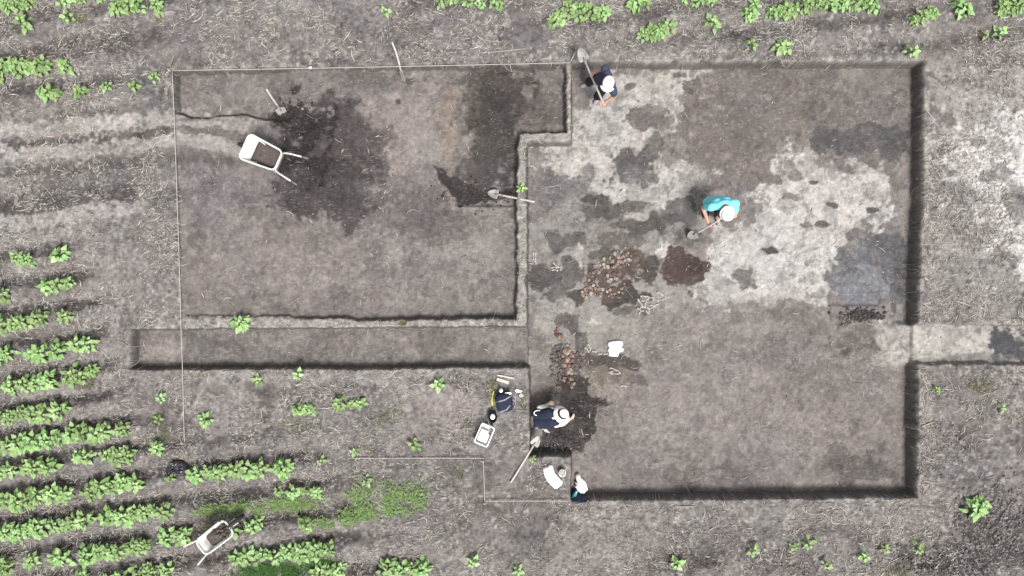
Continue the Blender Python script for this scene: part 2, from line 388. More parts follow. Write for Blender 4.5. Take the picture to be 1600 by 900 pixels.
# ---- soil colours (dry grey topsoil, pale subsoil, brown fills, damp fresh-dug earth)
U = 800 + X * PXM * CAM_H / (CAM_H - Z); V_ = 450 - Y * PXM * CAM_H / (CAM_H - Z)
nz = lambda *k: 2.1 * fbm(*k)
n1 = nz(U, V_, 45, 4, 30); n2 = nz(U, V_, 45, 4, 31); n3 = nz(U, V_, 14, 4, 32); n4 = nz(U, V_, 14, 4, 33); n5 = nz(U, V_, 5, 3, 34); n6 = nz(U, V_, 9, 3, 60); n7 = nz(U, V_, 22, 3, 61)
RAG = 0.60 * n6 + 0.45 * n7 + 0.30 * n5
C = np.empty(X.shape + (3,), dtype=np.float32)
C[:] = lin((147, 139, 136))
def mix(mask, col, a=1.0):
    k = (np.clip(mask, 0, 1) * a)[..., None]
    C[:] = C * (1 - k) + lin(col).astype(np.float32) * k
def blob(cx, cy, rx, ry, col, a=1.0, soft=0.35, ang=0.0, warp=1.0, clip=None, rag=.70):
    w = min(rx, ry)
    g = min(w * 0.42, 16) * warp
    du = U + g * n1 * 1.1 + g * n3 * 0.8 - cx; dv = V_ + g * n2 * 1.1 + g * n4 * 0.8 - cy
    ca, sa = math.cos(R(ang)), math.sin(R(ang))
    d = np.sqrt(((ca * du + sa * dv) / rx) ** 2 + ((-sa * du + ca * dv) / ry) ** 2) + 0.12 * n5
    m = sstep(1 + soft, 1 - soft, d); m = sstep(.22, .78, m + rag * RAG * np.sqrt(np.clip(4 * m * (1 - m), 0, 1)))
    if clip is not None: m = m * clip
    mix(m, col, a)
def patch(poly, col, a=1.0, soft=8, warp=10, clip=None, rag=.70):
    m = sstep(soft, -soft, sdf(U + warp * (n1 * 0.9 + n3 * 0.8), V_ + warp * (n2 * 0.9 + n4 * 0.8), poly) + 0.4 * soft * n5); m = sstep(.22, .78, m + rag * RAG * np.sqrt(np.clip(4 * m * (1 - m), 0, 1)))
    if clip is not None: m = m * clip
    mix(m, col, a)
OUT = 1 - inpit
# --- undug field
mix(sstep(0.1, 0.7, nz(U, V_, 90, 4, 35)), (162, 153, 149), 0.6)
mix(sstep(0.1, 0.8, nz(U, V_ * 2.2, 70, 4, 36)), (118, 111, 109), 0.65)
mix(sstep(0.0, 0.8, nz(U, V_, 260, 2, 71)), (132, 125, 123), 0.5)
for b_ in [(190, 203, 200, 16, (178, 167, 162), .8, .6, -5), (90, 255, 120, 14, (170, 160, 156), .7, .6, -8), (60, 345, 90, 12, (176, 168, 163), .7, .6, -10),
           (340, 200, 60, 14, (180, 168, 164), .8), (200, 232, 150, 9, (120, 112, 110), .6, .6, -5), (60, 310, 110, 14, (105, 98, 97), .7, .6, -9),
           (60, 25, 120, 10, (165, 155, 150), .5, .6, -8), (160, 55, 120, 10, (112, 104, 102), .7, .6, -8), (30, 85, 90, 12, (105, 98, 96), .7, .6, -8), (90, 170, 160, 12, (160, 152, 147), .5, .6, -8),
           (700, 60, 220, 45, (136, 128, 127), .6), (330, 60, 90, 40, (128, 121, 120), .6), (900, 90, 40, 8, (185, 178, 172), .7), (1020, 88, 60, 8, (182, 174, 168), .7), (1150, 60, 120, 35, (150, 142, 139), .4),
           (180, 460, 60, 60, (158, 150, 146), .6), (170, 560, 40, 60, (160, 151, 147), .5),
           (690, 650, 70, 32, (172, 157, 152), .7), (638, 622, 26, 18, (178, 164, 158), .8), (480, 660, 90, 45, (160, 152, 147), .5), (330, 610, 70, 40, (158, 150, 145), .4),
           (700, 770, 60, 40, (124, 117, 114), .6), (800, 800, 60, 50, (134, 126, 123), .5), (860, 745, 32, 38, (132, 124, 120), .6),
           (520, 590, 200, 9, (178, 170, 163), .6, .7), (1150, 800, 250, 22, (160, 152, 146), .5), (1100, 865, 110, 30, (112, 104, 102), .6), (1240, 880, 80, 22, (112, 105, 103), .6), (950, 850, 120, 40, (150, 142, 137), .5),
           (1460, 878, 70, 28, (92, 85, 83), .8), (1565, 832, 70, 68, (84, 77, 75), .85), (1500, 610, 60, 40, (132, 125, 122), .6), (1080, 880, 60, 20, (92, 85, 83), .7), (1450, 640, 10, 60, (178, 170, 166), .6), (1560, 690, 60, 50, (150, 141, 137), .6), (1400, 800, 60, 25, (152, 144, 138), .5), (1500, 700, 40, 40, (118, 110, 107), .5)]:
    b_ = list(b_) + [None] * (8 - len(b_))
    blob(b_[0], b_[1], b_[2], b_[3], b_[4], b_[5], b_[6] or 0.5, b_[7] or 0.0, clip=OUT)
def band(pts, w, col, a, soft=.6):
    d = np.full(U.shape, 1e9, dtype=np.float32); uu = U + 3 * n7; vv = V_ + 3 * n6
    for (ax, ay), (bx, by) in zip(pts[:-1], pts[1:]):
        ex, ey = bx - ax, by - ay; t = np.clip(((uu - ax) * ex + (vv - ay) * ey) / (ex * ex + ey * ey), 0, 1)
        d = np.minimum(d, np.hypot(uu - ax - t * ex, vv - ay - t * ey))
    m = sstep(w * (1 + soft), w * (1 - soft), d); return sstep(.15, .85, m + .5 * RAG * np.sqrt(np.clip(4 * m * (1 - m), 0, 1))) * a, col
TRK = [band([(-20, 204), (100, 198), (200, 190), (285, 186), (350, 190), (395, 205)], 12, (192, 182, 177), .85), band([(-20, 226), (100, 219), (200, 209), (285, 203), (345, 205), (380, 215)], 7, (104, 97, 95), .85),
       band([(-20, 244), (110, 236), (210, 226), (285, 218), (340, 224), (385, 240)], 10, (190, 180, 175), .85), band([(-20, 268), (120, 262), (230, 250), (300, 243), (360, 250)], 9, (106, 99, 97), .75), band([(-20, 330), (100, 318), (200, 300)], 12, (88, 82, 81), .7), band([(-20, 350), (110, 338), (220, 322)], 10, (186, 178, 174), .75)]
for m_, c_ in TRK: mix(m_ * OUT, c_)
# pale subsoil scraped bare east of the dig
patch([(1452, 190), (1500, 160), (1560, 170), (1640, 150), (1700, 480), (1580, 440), (1555, 390), (1500, 330), (1452, 330)], (226, 220, 215), .95, 34, 26, OUT, .6)
patch([(1470, 215), (1520, 185), (1620, 175), (1640, 430), (1580, 400), (1550, 340), (1480, 310)], (232, 227, 223), .6, 30, 26, OUT, .6)
patch([(1440, 100), (1600, 90), (1640, 170), (1560, 185), (1450, 200)], (182, 175, 169), .7, 26, 20, OUT)
patch([(1440, 330), (1500, 340), (1560, 440), (1640, 470), (1640, 500), (1440, 495)], (168, 162, 154), .7, 20, 20, OUT)
for b_ in [(1555, 275, 22, 12), (1490, 300, 35, 14), (1500, 330, 25, 15), (1590, 320, 18, 30), (1510, 365, 16, 14), (1545, 410, 14, 4), (1475, 235, 18, 9), (1530, 225, 14, 8), (1560, 95, 50, 12), (1500, 130, 40, 10)]:
    blob(*b_, (125, 118, 114), .8, .4, clip=OUT)
# furrow bands: damper soil plus painted crop-row shade; ridge crowns are paler crust
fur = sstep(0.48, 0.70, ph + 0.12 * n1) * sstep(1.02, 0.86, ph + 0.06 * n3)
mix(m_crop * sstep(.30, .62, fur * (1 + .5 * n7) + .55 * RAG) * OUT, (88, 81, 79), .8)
mix(m_crop * sstep(0.22, 0.34, ph + .08 * n1) * sstep(0.52, 0.40, ph + .08 * n2) * OUT, (150, 139, 135), .6)
# --- west pit
cl = mL * (1 - mR)
mix(cl, (142, 132, 129), 1.0)
for b_ in [(640, 190, 85, 65, (168, 155, 150), .8), (720, 370, 90, 70, (160, 150, 144), .7), (560, 420, 150, 50, (150, 140, 136), .7), (400, 400, 90, 60, (152, 141, 138), .6), (330, 300, 60, 45, (124, 116, 117), .6), (310, 370, 14, 30, (112, 104, 105), .6),
           (340, 145, 70, 22, (146, 136, 133), .6), (480, 130, 120, 20, (138, 130, 127), .5), (300, 205, 45, 14, (172, 160, 155), .8), (360, 215, 60, 12, (168, 156, 152), .7), (340, 190, 80, 6, (160, 150, 144), .7),
           (640, 330, 60, 32, (112, 104, 101), .8), (690, 360, 45, 28, (114, 106, 103), .7), (590, 345, 60, 22, (118, 110, 107), .6), (700, 195, 22, 65, (152, 134, 120), .55), (780, 160, 58, 70, (78, 71, 68), .95), (785, 240, 44, 60, (84, 76, 73), .9), (735, 150, 20, 40, (104, 95, 90), .8), (760, 130, 70, 12, (96, 88, 85), .6), (850, 170, 30, 40, (118, 108, 104), .7),
           (760, 265, 52, 44, (90, 82, 79), .85), (570, 120, 60, 14, (112, 105, 102), .6), (512, 248, 90, 104, (96, 88, 87), .85), (502, 244, 72, 88, (76, 69, 68), .9), (490, 238, 52, 68, (62, 56, 56), .9), (545, 320, 50, 34, (92, 85, 83), .8), (464, 180, 28, 22, (62, 56, 55), .9), (480, 290, 45, 30, (74, 67, 67), .7), (530, 310, 60, 38, (92, 84, 83), .7), (540, 210, 30, 40, (108, 98, 95), .6),
           (445, 300, 20, 20, (86, 78, 77), .7), (600, 305, 14, 10, (100, 92, 90), .7), (650, 410, 12, 14, (110, 102, 99), .5), (640, 128, 8, 5, (80, 73, 71), .7), (623, 160, 5, 4, (70, 64, 62), .8), (450, 470, 160, 16, (132, 123, 120), .5), (700, 470, 70, 14, (150, 142, 136), .5)]:
    blob(*b_[:6], 0.6, clip=cl, rag=.38)
patch([(690, 278), (708, 296), (714, 320), (742, 319), (808, 318), (808, 296), (760, 300), (735, 290), (705, 275)], (72, 65, 62), .95, 4, 5, cl, .3)
patch([(677, 258), (700, 275), (715, 295), (720, 320), (700, 300), (684, 283)], (74, 67, 64), .95, 3, 4, cl, .3)
for m_, c_ in TRK: mix(m_ * cl * sstep(420, 380, U), c_, .9)
# --- narrow trench
ct = mT * (1 - mR)
mix(ct, (142, 132, 128), 1.0)
for b_ in [(255, 545, 35, 16, (176, 160, 154), .8), (430, 528, 40, 12, (164, 150, 145), .7), (560, 535, 60, 14, (152, 142, 136), .6), (640, 540, 40, 16, (156, 144, 138), .6), (330, 540, 40, 20, (122, 114, 111), .7), (500, 540, 25, 18, (124, 116, 112), .6), (690, 535, 30, 20, (120, 112, 108), .7), (790, 540, 30, 22, (160, 152, 145), .7), (750, 550, 30, 16, (132, 124, 120), .5)]:
    blob(*b_[:6], 0.5, clip=ct)
# --- baulks between the pits
for pl in [[(884, 98), (894, 98), (894, 222), (824, 222), (824, 510), (807, 510), (807, 207), (884, 205)], [(285, 496), (825, 498), (825, 512), (285, 514)]]:
    patch(pl, (186, 179, 170), .75, 4, 3, OUT)
# --- east pit
cr = mR
mix(cr, (150, 139, 135), 1.0)
mix(cr * sstep(.0, .6, nz(U, V_, 70, 4, 40)), (163, 151, 147), .7)
mix(cr * sstep(.1, .7, nz(U, V_, 55, 4, 41)), (133, 124, 119), .6)
PALE = (218, 212, 206)
patch([(896, 165), (925, 150), (950, 118), (1000, 108), (1075, 106), (1115, 125), (1085, 150), (1058, 185), (1062, 215), (1040, 240), (1085, 262), (1130, 290), (1150, 320), (1110, 345), (1040, 340), (1010, 330), (960, 330), (930, 300), (860, 290), (828, 270), (828, 226), (896, 222)], (210, 204, 197), .9, 22, 18, cr, .5)
patch([(828, 330), (1100, 322), (1100, 380), (1075, 400), (1080, 470), (1000, 540), (830, 590)], (172, 166, 160), .85, 30, 22, cr, .5)
patch([(1180, 320), (1195, 275), (1222, 228), (1245, 235), (1262, 262), (1300, 262), (1330, 258), (1390, 258), (1398, 300), (1392, 340), (1345, 352), (1315, 372), (1302, 400), (1300, 452), (1262, 478), (1210, 470), (1150, 482), (1085, 478), (1086, 430), (1100, 398), (1125, 375), (1160, 345)], PALE, .92, 16, 14, cr, .5)
patch([(985, 322), (1085, 330), (1100, 365), (1085, 400), (1030, 385), (960, 372), (900, 385), (830, 400), (830, 330), (900, 322)], (150, 144, 139), .55, 24, 20, cr)
blob(1340, 300, 60, 35, (216, 206, 200), .6, .5, clip=cr); blob(1240, 350, 55, 40, (220, 214, 210), .6, .5, clip=cr)
patch([(1078, 128), (1120, 112), (1425, 100), (1425, 240), (1385, 246), (1310, 250), (1268, 232), (1238, 214), (1215, 235), (1190, 275), (1172, 312), (1140, 300), (1120, 272), (1082, 262), (1050, 238), (1052, 205), (1064, 175)], (140, 129, 124), .95, 8, 10, cr)
for b_ in [  # brown, grey and damp patches
    (1130, 190, 60, 50, (146, 133, 128), .7), (1250, 150, 120, 40, (138, 128, 124), .5), (1340, 215, 75, 22, (128, 122, 124), .8), (1290, 215, 30, 25, (124, 119, 121), .7), (1395, 220, 25, 22, (120, 115, 117), .7),
    (1085, 135, 14, 10, (132, 124, 119), .8), (1062, 118, 10, 5, (128, 120, 115), .7), (985, 138, 6, 8, (130, 122, 117), .8, 60), (1010, 185, 26, 18, (136, 127, 122), .85), (1030, 195, 20, 12, (136, 127, 122), .7), (960, 200, 12, 10, (160, 152, 146), .6),
    (985, 265, 38, 22, (132, 126, 124), .9), (1005, 278, 30, 12, (134, 128, 126), .8), (1030, 235, 22, 20, (136, 130, 127), .8), (1060, 245, 22, 14, (138, 130, 126), .7),
    (880, 295, 38, 24, (142, 136, 134), .8), (920, 270, 10, 18, (140, 133, 129), .7), (842, 245, 12, 22, (150, 142, 137), .7), (1068, 330, 28, 22, (134, 130, 128), .85), (1055, 345, 16, 12, (126, 122, 121), .8),
    (930, 312, 22, 8, (110, 104, 101), .8), (945, 330, 35, 14, (122, 114, 110), .7), (985, 320, 25, 8, (118, 109, 105), .7), (1000, 352, 40, 14, (128, 118, 113), .7), (1020, 350, 28, 16, (116, 108, 104), .6), (890, 368, 22, 14, (120, 113, 109), .7), (865, 380, 18, 12, (124, 117, 113), .7),
    (975, 375, 40, 12, (126, 116, 112), .6), (1080, 372, 30, 16, (122, 116, 112), .6), (850, 430, 22, 20, (118, 111, 107), .8), (890, 425, 18, 28, (114, 108, 104), .7), (905, 395, 8, 18, (206, 199, 192), .8), (1045, 395, 24, 10, (206, 198, 192), .7), (940, 395, 20, 14, (128, 120, 115), .8),
    (1060, 425, 36, 30, (118, 95, 90), .95), (1078, 415, 14, 18, (102, 82, 78), .7), (1010, 420, 22, 18, (106, 100, 97), .8), (975, 465, 34, 16, (104, 96, 92), .85), (900, 462, 16, 12, (110, 101, 98), .8), (870, 455, 20, 14, (132, 122, 118), .6), (990, 490, 30, 10, (122, 115, 110), .7),
    (880, 478, 20, 10, (186, 179, 172), .7), (935, 500, 14, 10, (196, 189, 181), .8), (855, 510, 22, 18, (172, 164, 157), .7), (845, 540, 14, 24, (150, 142, 136), .6), (895, 500, 18, 20, (122, 116, 111), .75), (905, 530, 12, 20, (118, 112, 107), .7), (940, 520, 20, 20, (164, 158, 150), .7), (985, 520, 35, 25, (158, 151, 144), .6),
    (960, 565, 48, 12, (116, 104, 100), .85), (905, 575, 18, 22, (124, 108, 100), .8), (950, 590, 40, 18, (152, 137, 122), .8), (925, 600, 22, 12, (168, 155, 138), .6), (990, 590, 18, 16, (138, 124, 119), .8), (960, 610, 30, 14, (164, 150, 138), .6),
    (955, 425, 38, 34, (128, 106, 95), .8), (888, 562, 10, 26, (160, 128, 116), .7), (872, 570, 12, 45, (112, 104, 100), .7), (905, 640, 48, 34, (84, 77, 72), .9), (890, 615, 22, 20, (90, 83, 78), .8), (930, 628, 26, 7, (88, 81, 76), .8), (885, 680, 32, 22, (98, 90, 86), .8), (862, 690, 30, 18, (108, 100, 96), .7), (905, 690, 10, 20, (104, 96, 93), .6), (855, 610, 18, 30, (140, 132, 126), .5),
    (1165, 432, 16, 14, (142, 135, 131), .9), (1140, 445, 12, 10, (150, 143, 138), .7), (1203, 391, 16, 8, (118, 111, 109), .9), (1262, 352, 14, 5, (140, 128, 127), .8), (1285, 350, 12, 6, (128, 120, 118), .8), (1235, 308, 12, 6, (140, 132, 130), .8), (1300, 320, 10, 5, (126, 119, 116), .8), (1240, 272, 12, 10, (140, 133, 130), .7), (1230, 255, 10, 8, (150, 142, 138), .6), (1362, 328, 9, 4, (110, 103, 101), .8), (1270, 286, 8, 3, (120, 114, 112), .8), (1400, 300, 14, 30, (140, 132, 126), .6),
    (1135, 300, 50, 14, (142, 132, 130), .7), (1180, 335, 16, 14, (128, 122, 121), .7), (1330, 365, 16, 12, (136, 132, 130), .8),
    (1345, 420, 42, 60, (136, 134, 138), .85), (1375, 410, 40, 58, (126, 127, 134), .8), (1360, 450, 45, 28, (142, 143, 152), .8), (1380, 372, 34, 16, (124, 124, 127), .7), (1405, 440, 10, 50, (118, 117, 121), .7),
    (1345, 492, 34, 10, (96, 90, 87), .9), (1320, 500, 14, 8, (104, 98, 94), .8), (1220, 480, 40, 18, (140, 132, 124), .6), (1350, 530, 40, 22, (132, 124, 118), .6), (1380, 545, 20, 12, (122, 114, 109), .6), (1330, 548, 14, 4, (110, 102, 98), .6), (1140, 460, 40, 20, (196, 189, 183), .5),
    (1180, 640, 160, 60, (160, 148, 144), .5), (1040, 660, 60, 40, (160, 148, 144), .4), (1340, 725, 60, 30, (128, 119, 114), .6), (1100, 745, 90, 20, (134, 125, 121), .5), (1300, 600, 60, 40, (146, 137, 131), .5), (1240, 560, 50, 30, (150, 140, 135), .5), (1060, 560, 40, 30, (150, 141, 135), .5), (1020, 540, 20, 18, (136, 129, 123), .5)]:
    c_ = np.array(b_[4], float); lm = c_.mean()
    c_ = c_ * (0.84 if lm < 128 else 0.92 if lm < 145 else 1.06 if lm > 165 else 1.0)
    blob(*b_[:4], c_, min(1, b_[5] + .15), 0.38, b_[6] if len(b_) > 6 else 0, clip=cr)
# pale spill where the east cut runs into the pit
ce = np.maximum(mE, mR * sstep(1375, 1400, PU0) * sstep(500, 508, PV0) * sstep(575, 568, PV0)) * OUT + np.maximum(mE, mR) * sstep(1375, 1392, PU0 + 8 * n3) * sstep(497, 505, PV0) * sstep(577, 570, PV0)
ce = np.clip(ce, 0, 1)
mix(ce, (204, 197, 188), .95)
blob(1400, 530, 24, 22, (204, 197, 189), .8, clip=ce); blob(1470, 535, 60, 16, (206, 199, 191), .6, clip=ce); blob(1568, 536, 34, 28, (92, 93, 100), 1.0, .3, clip=ce); blob(1620, 535, 30, 30, (140, 134, 130), .8, .3, clip=ce)
blob(1530, 560, 60, 8, (124, 117, 112), .6, clip=ce); blob(1460, 562, 40, 6, (150, 143, 136), .6, clip=ce)
# pale subsoil is flecked with dark animal burrows and crumbs, dark soil with pale crumbs
lum = C.mean(-1)
pale = sstep(0.38, 0.55, lum)
spk = sstep(0.50, 0.85, nz(U, V_, 10, 3, 42)) * sstep(-.4, .5, nz(U, V_, 60, 2, 43))
mix(pale * spk, (132, 125, 120), .6)
mix(pale * sstep(.45, .75, nz(U, V_, 26, 4, 62)), (168, 161, 155), .5)
mix(pale * sstep(.55, .85, nz(U + 9 * n3, V_ + 9 * n4, 17, 2, 63)), (128, 121, 117), .45)
mix(inpit * (1 - pale) * sstep(.45, .85, nz(U, V_, 16, 3, 64)), (112, 104, 101), .35)
mix(inpit * (1 - pale) * sstep(.11, .2, lum) * sstep(.45, .85, nz(U, V_, 19, 4, 65)), (176, 165, 159), .35)
mix(sstep(0.7, 1.0, nz(U, V_, 6, 2, 44)) * sstep(-.1, .4, nz(U, V_, 80, 2, 45)), (92, 85, 83), .35)
mix(OUT * sstep(0.45, 0.95, nz(U, V_, 5, 2, 46)) * sstep(-.7, .5, nz(U, V_, 30, 3, 66)), (214, 206, 197), .45)
mix(OUT * sstep(0.40, 0.95, nz(U, V_, 6, 3, 67)) * sstep(-.5, .6, nz(U, V_, 26, 3, 68)), (88, 81, 79), .45)
rim = OUT * sstep(11, 3, np.abs(sdf(EU, EV, RIGHT_PIT))) + OUT * sstep(11, 3, np.abs(sdf(EU, EV, TRENCH))) + .6 * OUT * sstep(9, 3, np.abs(sL)) + OUT * sstep(9, 3, np.abs(sdf(EU, EV, EAST_CUT)))
mix(np.clip(rim, 0, 1) * sstep(-.5, .6, n6 + .6 * n7), (186, 178, 169), .6)
mix(inpit * sstep(.11, .2, lum) * sstep(0.8, 1.15, nz(U, V_, 5, 2, 47)), (206, 198, 190), .20)
# worked-in grain at every size
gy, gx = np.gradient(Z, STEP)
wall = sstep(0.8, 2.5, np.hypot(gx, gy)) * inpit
g_in = 0.11 * nz(U, V_, 28, 4, 48) + 0.17 * n5 + 0.13 * n6 + 0.14 * (rng.random(X.shape).astype(np.float32) - .5) + 0.10 * nz(U, V_, 3.2, 2, 49)
grain = 1 + g_in * (1 - .35 * inpit) * (1 - .85 * wall)
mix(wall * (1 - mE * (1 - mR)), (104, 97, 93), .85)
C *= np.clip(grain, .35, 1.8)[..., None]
hue = 0.018 * nz(U, V_, 60, 3, 50)
C[..., 0] *= 1 + hue; C[..., 2] *= 1 - hue
C[:] = C * .72 + C.mean(-1, keepdims=True) * .28
C /= KLIT
ROUGH = np.clip(.85 * OUT + .48 * inpit * (1 - wall) + .15 * wall + .25 * OUT * nz(U, V_, 60, 3, 69) + .12 * inpit * nz(U, V_, 50, 3, 70), .1, 1.15)
ROUGH = ROUGH * (1 - .55 * OUT * sstep(-.2, .7, nz(U, V_, 130, 3, 72))) * (1 - .45 * OUT * sum(k_[0] for k_ in TRK).clip(0, 1))
ROUGH = ROUGH * (1 - .5 * OUT * sstep(1480, 1560, U) * sstep(600, 680, V_) * sstep(800, 720, V_))
ny, nx = X.shape
idx = np.arange(ny * nx).reshape(ny, nx)
F = np.stack([idx[:-1, :-1], idx[:-1, 1:], idx[1:, 1:], idx[1:, :-1]], -1).reshape(-1, 4)
me = np_mesh('ground', np.stack([X, Y, Z], -1).reshape(-1, 3), F, True)
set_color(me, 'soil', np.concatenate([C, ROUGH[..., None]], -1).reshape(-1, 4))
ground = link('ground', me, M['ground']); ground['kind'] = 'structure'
def soil_at(x, y):
    i = np.clip(np.round(np.interp(x, xs, np.arange(nx))).astype(int), 0, nx - 1); j = np.clip(np.round(np.interp(y, ys, np.arange(ny))).astype(int), 0, ny - 1)
    return C[j, i]
def at_grid(A, x, y):
    i = np.clip(np.round(np.interp(x, xs, np.arange(nx))).astype(int), 0, nx - 1); j = np.clip(np.round(np.interp(y, ys, np.arange(ny))).astype(int), 0, ny - 1)
    return A[j, i]

# ================================================================ LITTER: straw and root scraps on the undug soil
def straw_field(n, dens, lmin, lmax, wmin, wmax, seed, align=0.0):
    r = np.random.default_rng(seed)
    x = r.uniform(-11.2, 11.2, n * 4); y = r.uniform(-6.6, 6.6, n * 4)
    keep = r.random(n * 4) < at_grid(dens, x, y); x = x[keep][:n]; y = y[keep][:n]; n = len(x)
    L = lmin + (lmax - lmin) * r.random(n) ** 2.2; w = r.uniform(wmin, wmax, n)
    a = r.uniform(0, 2 * np.pi, n); al = r.random(n) < align; a = np.where(al, R(7) + r.normal(0, .35, n), a)
    curl = r.normal(0, .8, n) * L / 0.12 * 0.8
    K = 5; T = np.linspace(-.5, .5, K)
    ang = a[:, None] + curl[:, None] * T[None]
    seg = L[:, None] / (K - 1)
    px_ = x[:, None] + np.cumsum(np.cos(ang) * seg, 1) - L[:, None] / 2 * np.cos(a)[:, None]
    py_ = y[:, None] + np.cumsum(np.sin(ang) * seg, 1) - L[:, None] / 2 * np.sin(a)[:, None]
    pz = ground_z(px_.ravel(), py_.ravel()).reshape(px_.shape) + 0.004 + r.random(n)[:, None] * 0.012 * (1 - (2 * T[None]) ** 2) + r.random(n)[:, None] * .006
    tap = (1 - 0.55 * np.abs(2 * T))[None] * w[:, None]
    nxn = -np.sin(ang); nyn = np.cos(ang)
    A = np.stack([px_ + nxn * tap, py_ + nyn * tap, pz], -1); B = np.stack([px_ - nxn * tap, py_ - nyn * tap, pz], -1)
    D = np.stack([px_, py_, pz + tap * 0.8], -1)
    Vv = np.stack([A, D, B], 2).reshape(-1, 3)          # n, K, 3 corners: a three-sided stalk
    b0 = (np.arange(n) * K * 3)[:, None, None] + (np.arange(K - 1) * 3)[None, :, None]
    q = np.array([[0, 1, 4, 3], [1, 2, 5, 4], [2, 0, 3, 5]])
    Fq = (b0[..., None] + q[None, None]).reshape(-1, 4)
    col = np.array(base((248, 239, 229)))[None] * r.uniform(.40, 1.25, n)[:, None] * (1 + r.normal(0, .05, (n, 3)))
    return Vv, Fq, np.repeat(col, K * 3, 0)
n_str = 1.9 * fbm(PU0, PV0, 38, 4, 51)
edge_band = np.exp(-((PV0 - 585) / 9) ** 2) * ((PU0 > 300) & (PU0 < 830)) + np.exp(-((PU0 - 1448) / 9) ** 2)
sd_field = OUT * np.clip(0.20 + 0.70 * n_str + .35 * fbm(PU0, PV0, 150, 3, 52) + 0.5 * m_crop * sstep(.2, .45, ph) * sstep(.75, .5, ph) + 0.3 * edge_band, 0.02, 1)
sd_field = sd_field * (1 - 0.75 * sstep(1470, 1560, PU0) * sstep(620, 720, PV0)) + inpit * 0.012
sd_field = np.maximum(sd_field, OUT * 0.75 * np.exp(-(((PU0 - 150) / 170) ** 2 + ((PV0 + .12 * PU0 - 85) / 55) ** 2)) * (0.5 + n_str))
sd_field = np.maximum(sd_field, OUT * 0.85 * np.exp(-(((PU0 - 480) / 230) ** 2 + ((PV0 - 690) / 95) ** 2)) * (0.6 + n_str))
sd_field = np.maximum(sd_field, OUT * 0.8 * np.exp(-(((PU0 - 1500) / 90) ** 2 + ((PV0 - 470) / 30) ** 2)))
sd_field = np.maximum(sd_field, OUT * 0.8 * np.exp(-(((PU0 - 1540) / 100) ** 2 + ((PV0 - 80) / 40) ** 2)) * (0.6 + n_str))
parts = [straw_field(38000, sd_field, .02, .09, .004, .0095, 61, .25), straw_field(13000, sd_field, .05, .22, .004, .0095, 62, .35), straw_field(1500, sd_field, .10, .36, .005, .011, 63, .3)]
Vs = []; Fs = []; Cs = []; o_ = 0
for v_, f_, c_ in parts: Vs.append(v_); Fs.append(f_ + o_); Cs.append(c_); o_ += len(v_)
me = np_mesh('straw_litter', np.vstack(Vs), np.vstack(Fs)); set_color(me, 'tint', np.vstack(Cs))
tag(link('straw_litter', me, M['straw']), 'pale dry straw and root scraps strewn over the undug grey soil', 'straw', kind='stuff')

# ================================================================ CLODS of loose earth
def ico(sub=1):
    bm = bmesh.new(); bmesh.ops.create_icosphere(bm, subdivisions=sub, radius=1)
    v = np.array([p.co[:] for p in bm.verts]); f = np.array([[q.index for q in p.verts] for p in bm.faces]); bm.free(); return v, f
IV, IF = ico(1)
IV2, IF2 = ico(2)
def clod_field(pts, size, cols, seed):
    r = np.random.default_rng(seed); Vs = []; Fs = []; Cs = []
    for i, p in enumerate(pts):
        v = IV * (1 + r.uniform(-.28, .28, (len(IV), 1))) * size[i] * np.array([1, r.uniform(.6, 1), r.uniform(.5, .8)])
        a = r.uniform(0, 6.28); c, s = math.cos(a), math.sin(a)
        v = np.stack([v[:, 0] * c - v[:, 1] * s, v[:, 0] * s + v[:, 1] * c, v[:, 2]], -1) + p
        Vs.append(v); Fs.append(IF + i * len(IV)); Cs.append(np.repeat(cols[i][None], len(IV), 0))
    return np.vstack(Vs), np.vstack(Fs), np.vstack(Cs)
def clods(name, label, spots, seed, dark=1.0):
    r = np.random.default_rng(seed); P = []; S = []; K = []
    for cx, cy, rx, ry, n, s0, s1, ck in spots:
        u = r.normal(0, .55, (n, 2)); px_ = cx + u[:, 0] * rx; py_ = cy + u[:, 1] * ry
        x = (px_ - 800) / PXM; y = (450 - py_) / PXM
        z0 = ground_z(x, y); f = (CAM_H - z0) / CAM_H; x = x * f; y = y * f; z = ground_z(x, y)
        s = s0 + (s1 - s0) * r.random(n) ** 2.5
        cc = soil_at(x, y) * ck if not isinstance(ck, tuple) else np.repeat(np.array(base(ck))[None], n, 0)
        cc = cc * r.uniform(.7, 1.3, (n, 1))
        P.append(np.stack([x, y, z + s * .25], -1)); S.append(s); K.append(cc)
    v, f, c = clod_field(np.vstack(P), np.concatenate(S), np.vstack(K), seed)
    me = np_mesh(name, v, f); set_color(me, 'tint', c)
    return tag(link(name, me, M['clod']), label, 'soil clods', kind='stuff')
clods('soil_clods', 'dark crumbs of fresh spoil heaped round the wheelbarrow in the west pit', [(495, 240, 60, 75, 520, .006, .026, 1.15), (464, 182, 26, 20, 200, .01, .04, (84, 77, 75)), (540, 300, 80, 50, 200, .005, .016, 1.1)], 71)
clods('soil_clods', 'dark crumbs of earth along the freshly cut step in the west pit', [(745, 305, 55, 18, 260, .006, .03, (84, 77, 74)), (775, 150, 60, 40, 160, .006, .018, 1.0)], 72)
clods('soil_clods', 'dark broken clods on the field outside the lower right corner', [(1560, 830, 70, 70, 900, .010, .04, (150, 142, 138)), (1480, 690, 40, 40, 160, .008, .03, 1.15), (1450, 880, 70, 25, 420, .008, .035, 1.0), (1110, 885, 120, 25, 350, .006, .026, 1.0), (1250, 885, 80, 22, 300, .006, .025, 1.0)], 73)
clods('soil_clods', 'row of dark clods below the grey square in the east pit', [(1345, 492, 32, 10, 170, .012, .05, (96, 90, 87)), (1318, 503, 12, 8, 40, .012, .04, (150, 142, 136))], 74)
